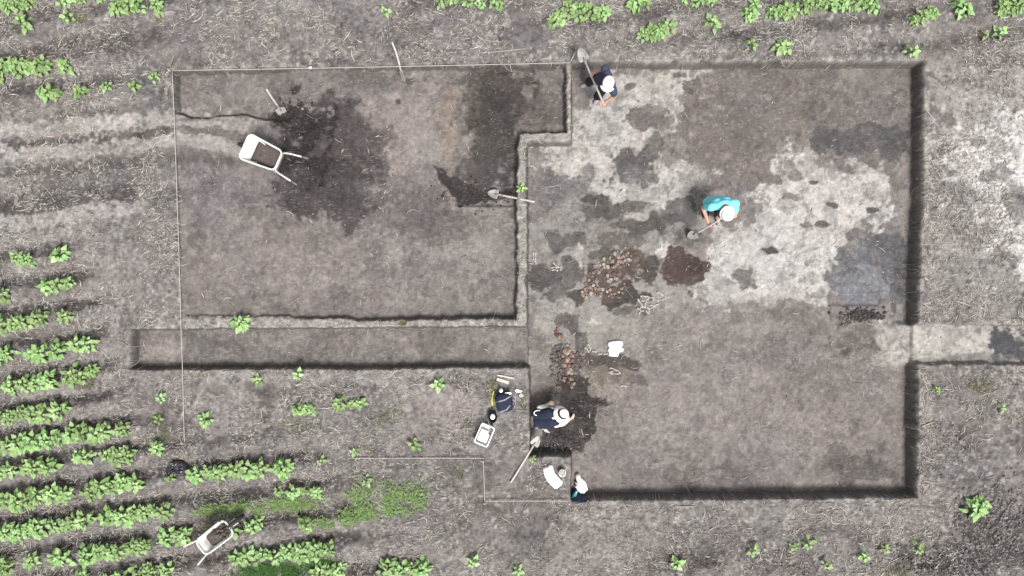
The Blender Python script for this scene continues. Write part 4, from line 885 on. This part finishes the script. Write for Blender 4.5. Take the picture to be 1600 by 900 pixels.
# ================================================================ BAGS, SHEETS, KIT
def inflate(name, poly, zfun, thick, mat, label=None, cat=None, parent=None, seed=0, rough=.25, loc=None):
    """soft lying bag: outline in plan with a puffed, creased top and a flat underside"""
    r = np.random.default_rng(seed); P = [Vector(p) for p in poly]; per = [(P[(i + 1) % len(P)] - P[i]).length for i in range(len(P))]; tot = sum(per); n = 36; ring = []
    for k in range(n):
        s = k / n * tot; i = 0
        while s > per[i]: s -= per[i]; i += 1
        ring.append(P[i].lerp(P[(i + 1) % len(P)], s / per[i]))
    c = sum(ring, Vector((0, 0))) / n if len(ring[0]) == 2 else sum(ring, Vector()) / n
    rings = []; cols = []
    for f, h in ((1.0, 0.0), (1.02, .35), (.95, .75), (.8, .95), (.6, 1.0), (.38, .96), (.15, .92)):
        rr = []
        for k, p in enumerate(ring):
            q = c.lerp(p, f); crease = 1 + rough * (math.sin(k * 1.9 + f * 5 + seed) * .35 + r.normal() * .25)
            rr.append(Vector((q.x, q.y, zfun(q.x, q.y) + .004 + thick * h * (crease if h > 0 else 1))))
        rings.append(rr)
    mb = MB(); mb.loft(rings, True, True)
    o = mb.obj(name, M[mat], parent)
    if loc is not None: o.location = loc
    if label: tag(o, label, cat)
    return o
gz = lambda x, y: float(ground_z(x, y))
def gpoly(pts): return [Vector(on(*p)[:2]) for p in pts]
inflate('white_sack', gpoly([(848, 731), (854, 728), (856, 730), (857, 726), (863, 726), (866, 737), (879, 752), (877, 757), (869, 763), (866, 762), (855, 751), (850, 741)]), gz, .10, 'white_cloth', 'folded white sack lying on the corner block above the lower string', 'sack', seed=3)
inflate('white_bag', gpoly([(899, 741), (905, 739), (907, 745), (914, 751), (917, 759), (918, 765), (915, 766), (912, 772), (903, 767), (900, 762), (897, 758), (901, 757), (897, 752), (902, 753), (899, 746)]), gz, .13, 'white_plastic', 'crumpled white bag on the pit floor at the lower left corner', 'bag', seed=4, rough=.5)
inflate('dark_jacket', gpoly([(894, 762), (903, 764), (914, 770), (915, 776), (904, 778), (894, 777)]), gz, .07, 'navy', 'dark jacket under the crumpled white bag in the pit corner', 'jacket', seed=5, rough=.5)
inflate('white_bag', gpoly([(950, 535), (956, 533), (966, 532), (972, 533), (973, 540), (970, 541), (974, 545), (973, 549), (967, 550), (965, 557), (951, 556), (951, 550), (949, 547), (952, 543), (950, 541)]), gz, .08, 'white_plastic', 'square white plastic bag lying by the burnt clay in the east pit', 'bag', seed=6, rough=.3)
inflate('black_bag', gpoly([(265, 726), (272, 719), (284, 719), (294, 724), (297, 735), (290, 742), (276, 738), (268, 733)]), gz, .16, 'black_bag', 'shiny black plastic bag crumpled at the left end of a crop row', 'bag', seed=8, rough=.9)
# bottle
p = on(896, 772, .045 + .07); t = thing('bottle', p, 'small light blue bottle on the dark jacket in the pit corner', 'bottle', None, R(60))
MXb = Matrix.Rotation(R(90), 3, 'Y')
mb = MB(); mb.lathe([(.02, -.09), (.04, -.085), (.042, -.03), (.042, .03), (.036, .06), (.018, .08)], (0, 0, 0), 16, MXb); mb.obj('bottle_body', M['cyan_plastic'], t)
mb = MB(); mb.lathe([(.018, .078), (.018, .10), (.014, .104)], (0, 0, 0), 12, MXb); mb.obj('bottle_cap', M['white_plastic'], t)
# bucket by the sack
p = on(878, 737); t = thing('bucket', p, 'small pale bucket beside the folded white sack', 'bucket')
mb = MB(); mb.lathe([(.055, .0), (.07, .14), (.066, .14), (.052, .012)], seg=20); mb.obj('bucket_wall', M['white_plastic'], t)
mb = MB(); mb.tube([(.07 * math.cos(a), .07 * math.sin(a) * .3 - .03, .14 + .05 * math.sin(a)) for a in [math.pi * k / 10 for k in range(11)]], .004, 6); mb.obj('bail_handle', M['steel'], t)
mb = MB(); mb.lathe([(.058, .09), (.03, .105), (.0, .11)], seg=16); mb.obj('contents', M['bone'], t)
# crate
pc = [on(753, 659), on(773, 668), on(761, 696), on(743, 685)]
c = sum(pc, Vector()) / 4; e = (pc[2] - pc[1]); ang = math.atan2(e.y, e.x)
t = thing('crate', (c.x, c.y, c.z + .005), 'white plastic crate with a white sheet inside, below the backpack', 'crate', None, ang)
cl_, cw, ch = .375, .25, .17; mb = MB()
def crate_panel(mb, a, b):
    a = Vector(a); b = Vector(b); d = b - a; Mx = Matrix.Rotation(math.atan2(d.y, d.x), 3, 'Z'); m_ = a.lerp(b, .5)
    for zc, hh in ((.02, .03), (.075, .018), (.115, .018)): mb.box((m_.x, m_.y, zc), (d.length - .02, .008, hh), Mx)
    for k in range(6): q = a.lerp(b, (k + .5) / 6); mb.box((q.x, q.y, ch / 2 - .01), (.016, .0072, ch - .035), Mx)
for a, b in (((-1, -1), (1, -1)), ((1, -1), (1, 1)), ((1, 1), (-1, 1)), ((-1, 1), (-1, -1))):
    mb = MB(); crate_panel(mb, (a[0] * cl_ / 2, a[1] * cw / 2, 0), (b[0] * cl_ / 2, b[1] * cw / 2, 0)); mb.obj('side_panel', M['grey_plastic'], t, False)
mb = MB(); mb.box((0, 0, .006), (cl_ - .02, cw - .02, .008)); mb.obj('base_panel', M['grey_plastic'], t, False)
rr = rrect(-cl_ / 2 - .008, cl_ / 2 + .008, cw / 2 + .008, cw / 2 + .008, ch, ch, .03); mb = MB(); mb.tube(rr + rr[:2], .011, 8); mb.obj('rim', M['white_plastic'], t)
t2 = inflate('white_sheet', [Vector(q) for q in [(-.08, -.105), (.165, -.105), (.165, .105), (-.02, .105), (-.03, .06), (-.085, .05)]], lambda x, y: .015, .09, 'white_plastic', 'white sheet packed inside the crate', 'sheet', None, 9, .15)
t2.location = t.location; t2.rotation_euler = t.rotation_euler
# backpack
p = on(788, 627); t = thing('backpack', p, 'navy backpack with grey stripes lying by the pit edge', 'backpack', None, R(8))
rings = []
for z, s in ((0, .9), (.05, 1), (.14, 1.0), (.20, .92), (.235, .74), (.245, .4)):
    rings.append([Vector((math.copysign(abs(math.cos(a)) ** .55, math.cos(a)) * .165 * s, math.copysign(abs(math.sin(a)) ** .6, math.sin(a)) * .19 * s, z)) for a in [2 * math.pi * k / 28 for k in range(28)]])
mb = MB(); mb.loft(rings); mb.obj('pack_body', M['navy_vest'], t)
for y0, y1, zz in ((.06, .10, .247), (-.14, -.06, .235)):
    mb = MB(); mb.tube([(-.15, y0 - .02, zz - .05), (-.07, y0 - .01, zz - .002), (.03, y0 + .01, zz + .004), (.10, y1, zz - .008), (.155, y1 + .01, zz - .06)], .015, 8); mb.obj('stripe', M['grey_cloth'], t)
mb = MB(); rg = []
for z, s in ((.0, .9), (.10, 1), (.15, .8), (.165, .4)): rg.append([Vector((math.cos(a) * .12 * s, .14 + math.sin(a) * .09 * s, z)) for a in [2 * math.pi * k / 20 for k in range(20)]])
mb.loft(rg); mb.obj('front_pocket', M['black_cloth'], t)
mb = MB(); mb.tube([(.15, .03, .12), (.20, 0, .05), (.205, -.08, .03), (.17, -.15, .05)], .009, 6); mb.obj('shoulder_strap', M['grey_cloth'], t)
p = on(783, 609, .0); mb = MB(); mb.lathe([(.03, 0), (.036, .02), (.036, .14), (.03, .17), (.012, .18)], seg=16); o = mb.obj('white_cup', M['white_plastic']); o.location = p; tag(o, 'white cup standing at the upper left of the backpack', 'cup')
p = on(794, 613, .17); mb = MB(); mb.box((0, 0, 0), (.12, .05, .03), Matrix.Rotation(R(5), 3, 'Z')); o = mb.obj('white_packet', M['white_plastic'], None, True, .008); o.location = p; tag(o, 'white packet lying on the pocket of the navy backpack', 'packet')
p = on(770, 622, .02); t = thing('folding_ruler', p, 'yellow handled tool left of the backpack', 'tool', None, R(86))
mb = MB(); mb.tube([(-.15, 0, 0), (-.05, .012, .01), (.06, .008, .01)], [.014, .017, .012], 8); mb.obj('handle', M['yellow'], t)
mb = MB(); mb.tube([(.05, .008, .01), (.15, -.01, .005)], [.010, .016], 8); mb.obj('tip', M['yellow'], t)
t['label'] = 'thin yellow handled tool lying left of the navy backpack'; t.name = 'hand_tool'
p = on(770, 650); t = thing('carry_bag', p, 'open dark bag with a white bundle between backpack and crate', 'bag')
mb = MB(); mb.lathe([(.08, 0), (.105, .08), (.10, .15), (.09, .15), (.085, .05), (.0, .03)], seg=20, sx=.85, sy=1.15); mb.obj('bag_body', M['black_cloth'], t)
mb = MB(); mb.tube([(.09 * math.cos(a), -.03 + .14 * math.sin(a), .15 + .02 * math.sin(a * 2)) for a in [-math.pi * k / 12 for k in range(13)]], .006, 6); mb.obj('bag_handle', M['grey_cloth'], t)
inflate('white_bundle', [Vector((.05 * math.cos(a), .06 * math.sin(a))) for a in [2 * math.pi * k / 10 for k in range(10)]], lambda x, y: .08, .09, 'white_cloth', 'white bundle inside the open dark bag', 'bundle', None, 12, .3, p + Vector((-.0, .01, 0)))
inflate('crumpled_paper', gpoly([(804, 609), (808, 607), (814, 609), (817, 611), (813, 613), (806, 613)]), gz, .05, 'white_cloth', 'crumpled white paper right of the backpack', 'paper', seed=13, rough=.7)
inflate('crumpled_paper', gpoly([(811, 616), (815, 614), (818, 617), (815, 620), (811, 619)]), gz, .06, 'white_cloth', 'smaller white paper ball below the crumpled paper', 'paper', seed=14, rough=.7)

# ================================================================ BONES and BURNT CLAY
def bone_mesh(L, r, bend, name='bone'):
    mb = MB(); n = 7; path = [(L * (k / (n - 1) - .5), bend * 4 * (k / (n - 1)) * (1 - k / (n - 1)), 0) for k in range(n)]
    mb.tube(path, [r * .9, r * 1.5, r * .9, r * .75, r * .8, r * 1.35, r * .9], 8)
    me = mb.mesh(name); me.materials.append(M['bone']); return me
BONES = [bone_mesh(.23, .014, .01), bone_mesh(.18, .013, -.012), bone_mesh(.13, .014, .02), bone_mesh(.09, .017, 0)]
def bone(px, py, ang, k, label, group, s=1.0):
    p = on(px, py, .014); o = link('bone', BONES[k]); o.location = p; o.rotation_euler = (0, random.uniform(-.08, .08), R(ang)); o.scale = (s, s, s); tag(o, label, 'bone', group)
lab = 'bleached bone in the fan of bones right of the burnt clay heap'; gr = 'bones in the fan right of the clay heap'
for a in [(1000, 474, -60, 0), (1008, 468, 20, 1), (1004, 481, 10, 2), (1012, 484, -70, 2), (1018, 480, 25, 1), (1022, 476, 10, 1), (1009, 476, 80, 2), (1016, 464, -15, 1), (1005, 464, -5, 2), (1024, 470, -10, 2), (998, 483, -25, 3), (1011, 488, -50, 3), (1002, 488, 35, 2)]: bone(*a, lab, gr)
for a in [(1030, 459, -20, 2), (1036, 463, -30, 2), (1042, 464, 5, 3), (1037, 467, 15, 3)]: bone(*a, 'bone in the small pile above and right of the bone fan', 'bones in the small upper pile')
for a in [(866, 419, 0, 2), (869, 414, -40, 1), (867, 423, -5, 2), (876, 419, 80, 3)]: bone(*a, 'bone in the arrow shaped group left of the burnt clay', 'bones in the arrow shaped group')
for a in [(833, 400, 88, 1), (836, 401, 88, 1), (837, 410, -65, 3)]: bone(*a, 'bone in the ladder like bundle beside the baulk', 'bones in the bundle beside the baulk')
bone(828, 413, 2, 2, 'single bone pointing out from the baulk foot', None, .8)
for a in [(957, 577, -20, 2), (960, 583, -5, 1), (965, 581, -40, 2), (954, 581, 20, 3)]: bone(*a, 'bone in the jaw shaped group under the white bag', 'bones in the jaw shaped group')
bone(974, 604, -3, 2, 'lone bone on the tan soil below the jaw shaped group', None)
for a in [(916, 547, -50, 2), (920, 540, -60, 3), (928, 549, -4, 3), (937, 553, 10, 3), (946, 553, 5, 3), (922, 545, 70, 3)]: bone(*a, 'bone in the broken chain left of the square white bag', 'bones in the chain left of the bag')
bone(1061, 540, 30, 3, 'tiny bone on the floor right of the square white bag', None, .7)
def chunk_mesh(i, col):
    r = np.random.default_rng(400 + i); v = IV2 * (1 + .22 * np.sin(IV2 @ r.normal(0, 2.2, (3, 1)))) * (1 + r.uniform(-.1, .1, (len(IV2), 1))) * np.array([1, r.uniform(.55, .9), r.uniform(.4, .65)])
    me = np_mesh('clay_lump', v, IF2); set_color(me, 'tint', np.repeat(np.array(base(col))[None], len(v), 0) * r.uniform(.75, 1.15, (len(v), 1))); me.materials.append(M['chunk']); return me
RED = [chunk_mesh(i, c) for i, c in enumerate([(164, 128, 114), (176, 142, 127), (146, 114, 102), (188, 158, 143)])]
CREAM = [chunk_mesh(10 + i, c) for i, c in enumerate([(192, 180, 170), (212, 203, 194), (176, 164, 155), (160, 149, 140)])]
GREY = [chunk_mesh(20 + i, c) for i, c in enumerate([(128, 118, 113), (150, 140, 134), (104, 96, 93)])]
def lumps(spots, pools, label, group, seed):
    r = random.Random(seed)
    for cx, cy, rx, ry, n, s0, s1, w in spots:
        for _ in range(n):
            a = r.uniform(0, 6.28); d = math.sqrt(r.random()); px_, py_ = cx + math.cos(a) * d * rx, cy + math.sin(a) * d * ry
            s = s0 + (s1 - s0) * r.random() ** 1.6; me = r.choice(pools[w[r.randrange(len(w))]])
            o = link('clay_lump', me); o.location = on(px_, py_, s * .3); o.scale = (s, s, s); o.rotation_euler = (r.uniform(-.4, .4), r.uniform(-.4, .4), r.uniform(0, 6.28)); tag(o, label, 'lump', group)
pools = dict(r=RED, c=CREAM, g=GREY)
lumps([(962, 406, 20, 14, 36, .022, .056, 'rrccg'), (945, 425, 26, 18, 40, .022, .054, 'cccrg'), (968, 438, 22, 14, 28, .022, .054, 'cccrg'), (978, 402, 8, 18, 14, .02, .045, 'c'), (930, 446, 20, 10, 24, .02, .05, 'ccrg'), (918, 458, 10, 7, 12, .022, .054, 'rrc'), (952, 458, 22, 10, 20, .018, .046, 'ccg')], pools, 'lump of fired clay in the cream and red heap at the middle of the dig', 'clay lumps in the cream and red heap', 91)
lumps([(887, 563, 9, 24, 42, .026, .062, 'rrrc'), (873, 520, 5, 9, 14, .025, .06, 'rrg'), (874, 578, 13, 40, 46, .02, .055, 'gggrg'), (889, 592, 10, 13, 22, .02, .05, 'rrgc'), (905, 562, 12, 14, 14, .015, .04, 'rg'), (887, 540, 5, 4, 6, .02, .04, 'cg')], pools, 'lump of brick red fired clay in the long narrow heap above the kneeling digger', 'clay lumps in the long red heap', 92)

# ================================================================ PEOPLE
def capsule(mb, a, b, ra, rb, seg=14):
    a = Vector(a); b = Vector(b); d = b - a
    L = d.length or 1e-4; ax = d / L; s = ax.orthogonal().normalized(); u = ax.cross(s)
    prof = []
    for k in range(5): t = -math.pi / 2 + math.pi / 2 * k / 4; prof.append((ra * math.sin(t), max(ra * math.cos(t), .0008)))
    for k in range(5): t = math.pi / 2 * k / 4; prof.append((L + rb * math.sin(t), max(rb * math.cos(t), .0008)))
    mb.loft([[a + ax * x + (s * math.cos(q) + u * math.sin(q)) * r for q in [2 * math.pi * k / seg for k in range(seg)]] for x, r in prof])
def ellipsoid(mb, c, axes, rad, seg=18):
    X_, Y_, Z_ = axes; c = Vector(c); rings = []
    for k in range(1, 12):
        t = -math.pi / 2 + math.pi * k / 12
        rings.append([c + Z_ * (math.sin(t) * rad[2]) + X_ * (math.cos(t) * math.cos(q) * rad[0]) + Y_ * (math.cos(t) * math.sin(q) * rad[1]) for q in [2 * math.pi * j / seg for j in range(seg)]])
    mb.loft(rings)
def remeshed(mb, name, mat, parent, voxel, smooth=4):
    """melts overlapping limbs into one continuous skin"""
    me = mb.mesh(name); o = bpy.data.objects.new(name + '_src', me); COL.objects.link(o)
    m = o.modifiers.new('r', 'REMESH'); m.mode = 'VOXEL'; m.voxel_size = voxel
    m2 = o.modifiers.new('s', 'SMOOTH'); m2.iterations = smooth; m2.factor = .5
    dg = bpy.context.evaluated_depsgraph_get(); dg.update()
    ev = o.evaluated_get(dg); me2 = bpy.data.meshes.new_from_object(ev); me2.name = name
    bpy.data.objects.remove(o); me2.materials.clear(); me2.materials.append(mat)
    for p in me2.polygons: p.use_smooth = True
    return link(name, me2, None, parent)
def hand(mb, wrist, elbow, grip_dir, thumb_side):
    """palm, four bent fingers of unequal length and a thumb leaving the side of the palm"""
    w = Vector(wrist); d = (w - Vector(elbow)).normalized(); g = Vector(grip_dir); g = (g - d * g.dot(d)).normalized()   # g runs across the knuckles
    nrm = d.cross(g).normalized() * thumb_side
    k0 = w + d * .085
    for s in (-.6, 0, .6): capsule(mb, w + g * s * .03, k0 + g * s * .042, .017, .015, 10)
    for i, (s, ln) in enumerate(((-1.05, .062), (-.35, .075), (.35, .080), (1.05, .070))):
        a = k0 + g * s * .036; b = a + d * ln * .5 + nrm * .018; c = b + d * ln * .12 + nrm * ln * .45; e = c - d * ln * .3 + nrm * .008
        capsule(mb, a, b, .0105, .010, 8); capsule(mb, b, c, .010, .009, 8); capsule(mb, c, e, .009, .008, 8)
    a = w + d * .03 + g * .03; b = a + g * .03 + d * .03 + nrm * .012; c = b + d * .028 + nrm * .022 - g * .012
    capsule(mb, a, b, .013, .011, 8); capsule(mb, b, c, .011, .009, 8)
def person(label, base_pt, J, face, skin, top, bottom, sleeve, shoe_mat, hat, under=None):
    """J holds joint positions in world metres; face is the viewing direction of the head"""
    t = thing('person', base_pt, label, 'person'); off = -Vector(base_pt)
    J = {k: Vector(v) + off + (Vector((0, 0, LIFT)) if k[:2] in ('pe', 'wa', 'ch', 'ne', 'he', 'sh', 'hi', 'kn') else Vector()) for k, v in J.items()}
    hx = Vector(face).normalized(); up0 = (J['head'] - J['neck']).normalized(); hy = up0.cross(hx).normalized(); hz = hx.cross(hy).normalized()
    sh = (J['shL'] - J['shR']).normalized(); hp = (J['hipL'] - J['hipR']).normalized()
    def torso(mb, e, arms=None, vest=False):
        for s in (-1, 1):
            capsule(mb, J['pelvis'] + hp * s * .07, J['waist'] + hp * s * .055, .105 + e, .095 + e); capsule(mb, J['waist'] + sh * s * .055, J['chest'] + sh * s * .085, .095 + e, .105 + e)
            capsule(mb, J['chest'] + sh * s * .08, J['neck'] + sh * s * (.10 if not vest else .085) - up0 * .03, .100 + e, (.06 if not vest else .075) + e)
    b = MB(); torso(b, 0)
    capsule(b, J['neck'] - up0 * .05, J['neck'] + up0 * .03, .07, .055); capsule(b, J['neck'], J['head'] - hz * .04, .055, .055)
    ellipsoid(b, J['head'], (hx, hy, hz), (.098, .078, .118)); ellipsoid(b, J['head'] + hx * .03 - hz * .06, (hx, hy, hz), (.062, .055, .055))
    capsule(b, J['head'] + hx * .088 + hz * .012, J['head'] + hx * .112 - hz * .018, .010, .014, 8)                    # nose
    capsule(b, J['head'] + hx * .082 - hz * .055 - hy * .018, J['head'] + hx * .082 - hz * .055 + hy * .018, .010, .010, 8)   # lips
    for s in (-1, 1):
        ellipsoid(b, J['head'] + hy * s * .08 - hx * .005, (hx, hy, hz), (.022, .012, .034), 10)                       # ears
        capsule(b, J['head'] + hx * .078 + hy * s * .028 + hz * .028, J['head'] + hx * .076 + hy * s * .05 + hz * .026, .012, .011, 8)   # brow
    for s in 'LR':
        capsule(b, J['neck'] - up0 * .04, J['sh' + s], .065, .062); capsule(b, J['sh' + s], J['el' + s], .058, .043); capsule(b, J['el' + s], J['wr' + s], .043, .028)
        hand(b, J['wr' + s], J['el' + s], J['gripdir' + s] - off, 1 if s == 'L' else -1)
        capsule(b, J['hip' + s], J['kn' + s], .092, .062); capsule(b, J['kn' + s], J['an' + s], .060, .040); capsule(b, J['an' + s], J['toe' + s], .042, .032)
    remeshed(b, 'body', skin, t, .0075, 3)
    for s in (-1, 1):
        e = MB(); ellipsoid(e, J['head'] + hx * .083 + hy * s * .034 + hz * .006, (hx, hy, hz), (.012, .014, .010), 10); e.obj('eye', M['eye'], t)
    b = MB(); torso(b, .014, vest=(sleeve == 0))
    if sleeve:
        for s in 'LR':
            k = J['sh' + s].lerp(J['el' + s], sleeve); capsule(b, J['neck'] - up0 * .06, J['sh' + s], .075, .078); capsule(b, J['sh' + s], k, .076, .066)
    if under is not None:
        u = MB()
        for s in 'LR':
            capsule(u, J['sh' + s], J['el' + s], .072, .058); capsule(u, J['el' + s], J['el' + s].lerp(J['wr' + s], .35), .056, .046)
        remeshed(u, 'sleeves', under, t, .012, 4)
    remeshed(b, 'shirt', top, t, .012, 4)
    b = MB()
    for s_, s in ((1, 'L'), (-1, 'R')):
        capsule(b, J['pelvis'] + hp * s_ * .06, J['waist'] + hp * s_ * .05, .116, .100); capsule(b, J['hip' + s], J['kn' + s], .108, .078); capsule(b, J['kn' + s], J['an' + s].lerp(J['kn' + s], .12), .076, .062)
    remeshed(b, 'trousers', bottom, t, .012, 4)
    for s in 'LR':
        b = MB(); d = (J['toe' + s] - J['an' + s]); q = J['an' + s] - d * .35; q.z = J['toe' + s].z
        capsule(b, J['an' + s], J['an' + s].lerp(J['toe' + s], .3), .052, .05); capsule(b, q, J['toe' + s], .046, .044); remeshed(b, 'shoe', shoe_mat, t, .01, 3)
    b = MB(); ellipsoid(b, J['head'] - hx * .018 + hz * .014, (hx, hy, hz), (.100, .086, .118)); b.obj('hair', M['hair'], t)
    A = Matrix((hx, hy, hz)).transposed()
    if hat == 'cap':
        b = MB(); b.lathe([(.112, .015), (.114, .05), (.104, .10), (.075, .135), (.03, .150), (.004, .152)], J['head'], 22, A, 1.1, .92)
        c = b.obj('cap', M['white_cloth'], t)
        b = MB(); rg = []
        for k in range(9): q = R(-55 + 110 * k / 8); rg.append([J['head'] + A @ Vector((math.cos(q) * r_, math.sin(q) * r_ * .95, z_)) for r_, z_ in ((.105, .03), (.105, .036), (.185 - .02 * abs(k - 4) / 4, .012), (.185 - .02 * abs(k - 4) / 4, .006))])
        b.loft(rg); b.obj('visor', M['white_cloth'], c)
    elif hat == 'kerchief':
        b = MB(); b.lathe([(.118, -.03), (.122, .03), (.115, .08), (.088, .125), (.04, .146), (.004, .148)], J['head'], 22, A, 1.12, 1.0)
        c = b.obj('sun_hat', M['white_cloth'], t)
        b = MB(); b.lathe([(.118, .01), (.138, -.002), (.140, .004), (.118, .018)], J['head'], 26, A, 1.08, 1.0); b.obj('hat_brim', M['white_cloth'], c)
    else:
        b = MB(); b.lathe([(.102, .03), (.10, .09), (.085, .13), (.05, .148), (.004, .150)], J['head'], 22, A, 1.08, .95); c = b.obj('sun_hat', M['white_cloth'], t)
        b = MB(); b.lathe([(.104, .045), (.172, .012), (.178, .018), (.104, .053)], J['head'], 28, A, 1.08, 1.0); b.obj('hat_brim', M['white_cloth'], c)
        b = MB(); b.lathe([(.105, .052), (.114, .056), (.106, .10), (.100, .10)], J['head'], 24, A, 1.08, .96); b.obj('hat_band', M['black_cloth'], c)
    return t
FL = -0.36
LIFT = 0.09
# digger with white cap throwing soil over the top edge
sA, sB = at(905, 75, .40), at(945, 166, .52)
dS = (sB - sA)
hN = sA + dS * .46; hS = sA + dS * .95
def wrist_for(h, el, back=.075): return Vector(h) - (Vector(h) - Vector(el)).normalized() * back + Vector((0, 0, .012))
elN, elS = Vector((1.70, 4.06, .71)), Vector((1.90, 3.55, .75))
J1 = dict(pelvis=(1.70, 3.88, .40), waist=(1.725, 3.84, .62), chest=(1.745, 3.78, .84), neck=(1.74, 3.74, 1.03), head=(1.715, 3.66, 1.17),
          shR=(1.68, 3.96, .95), shL=(1.83, 3.56, .95), elR=elN, elL=elS, wrR=wrist_for(hN, elN), wrL=wrist_for(hS, elS), gripdirR=dS, gripdirL=dS,
          hipR=(1.65, 3.96, .38), hipL=(1.76, 3.82, .38), knR=(1.50, 4.02, -.02), knL=(1.66, 3.72, -.02), anR=(1.53, 4.06, FL + .09), anL=(1.76, 3.80, FL + .09), toeR=(1.40, 4.03, FL + .05), toeL=(1.66, 3.70, FL + .05))
person('digger in a white cap and navy clothes throwing soil over the top pit edge', (1.68, 3.88, FL), J1, (-.18, -.80, -.50), M['skin'], M['navy'], M['black_cloth'], .45, M['shoe'], 'cap')
shovel(sA, sB, 'shovel held by the digger in the white cap, its blade over the bank', roll=.3)
# digger in the cyan shirt
sA, sB = Vector((3.52, 1.005, FL + .03)), Vector((3.90, 1.30, .59)); dS = sB - sA
hR = sA + dS * .66; hL = sA + dS * .97
elR_, elL_ = Vector((3.62, 1.53, .40)), Vector((4.20, 1.36, .49))
J2 = dict(pelvis=(3.84, 1.64, .18), waist=(3.87, 1.63, .36), chest=(3.91, 1.58, .53), neck=(3.935, 1.51, .66), head=(3.955, 1.38, .72),
          shR=(3.70, 1.50, .59), shL=(4.15, 1.57, .60), elR=elR_, elL=elL_, wrR=wrist_for(hR, elR_), wrL=wrist_for(hL, elL_), gripdirR=dS, gripdirL=dS,
          hipR=(3.76, 1.62, .16), hipL=(3.94, 1.64, .16), knR=(3.78, 1.44, -.12), knL=(4.06, 1.38, -.12), anR=(3.82, 1.60, FL + .09), anL=(4.10, 1.42, FL + .09), toeR=(3.79, 1.46, FL + .05), toeL=(4.12, 1.28, FL + .05))
person('digger in a bright cyan shirt and white sun hat bending over a shovel', (3.9, 1.55, FL), J2, (.10, -.80, -.60), M['skin'], M['cyan'], M['black_cloth'], .55, M['shoe'], 'kerchief')
shovel(sA, sB, 'shovel held by the digger in the cyan shirt, blade in the soil', roll=.2, blade_l=.24)
# kneeling digger
def w3(px, py, z): return at(px, py, z)
elL3, elR3 = w3(843, 638, .07), w3(880, 661, .03)
J3 = dict(pelvis=w3(841, 651, -.02), waist=w3(849, 651, .07), chest=w3(859, 651, .14), neck=w3(868, 650, .19), head=w3(876, 647, .24),
          shL=w3(863, 641, .15), shR=w3(868, 661, .14), elL=elL3, elR=elR3, wrL=w3(856, 632, -.15), wrR=w3(893, 653, -.22), gripdirL=(0.3, .9, 0), gripdirR=(.2, .8, .2),
          hipL=w3(840, 645, -.05), hipR=w3(842, 658, -.05), knL=w3(858, 646, FL + .08), knR=w3(858, 662, FL + .08), anL=w3(837, 648, FL + .09), anR=w3(842, 666, FL + .08), toeL=w3(833, 650, FL + .05), toeR=w3(838, 668, FL + .05))
k3 = person('kneeling digger in a dark navy vest and white brimmed sun hat', (.62, -2.5, FL), J3, (.80, .0, -.60), M['skin_pale'], M['navy_vest'], M['navy_vest'], 0, M['shoe'], 'brim', M['white_cloth'])
mb = MB(); c3 = w3(841, 645, .17)
mb.tube([c3 + Vector((.085 * math.cos(a), .05 * math.sin(a), .03 + .012 * math.cos(2 * a))) - Vector(k3.location) for a in [2 * math.pi * k / 16 for k in range(17)]], .008, 6); mb.obj('waist_strap', M['white_cloth'], k3)
p = on(852, 672, .02); t = thing('trowel', p, 'small trowel with a pale handle behind the kneeling digger', 'trowel', None, R(-30))
mb = MB(); mb.tube([(-.14, 0, .01), (-.09, 0, .015), (-.03, 0, .012)], [.012, .016, .011], 8); mb.obj('handle', M['wood'], t)
mb = MB(); mb.add([(-.03, -.006, .012), (.0, -.035, .006), (.12, 0, .004), (0, .035, .006), (-.03, .006, .012), (-.03, -.006, .008), (.0, -.035, .002), (.12, 0, .0), (0, .035, .002), (-.03, .006, .008)], [(0, 1, 2, 3, 4), (9, 8, 7, 6, 5), (0, 5, 6, 1), (1, 6, 7, 2), (2, 7, 8, 3), (3, 8, 9, 4), (4, 9, 5, 0)]); mb.obj('blade', M['steel'], t, False)
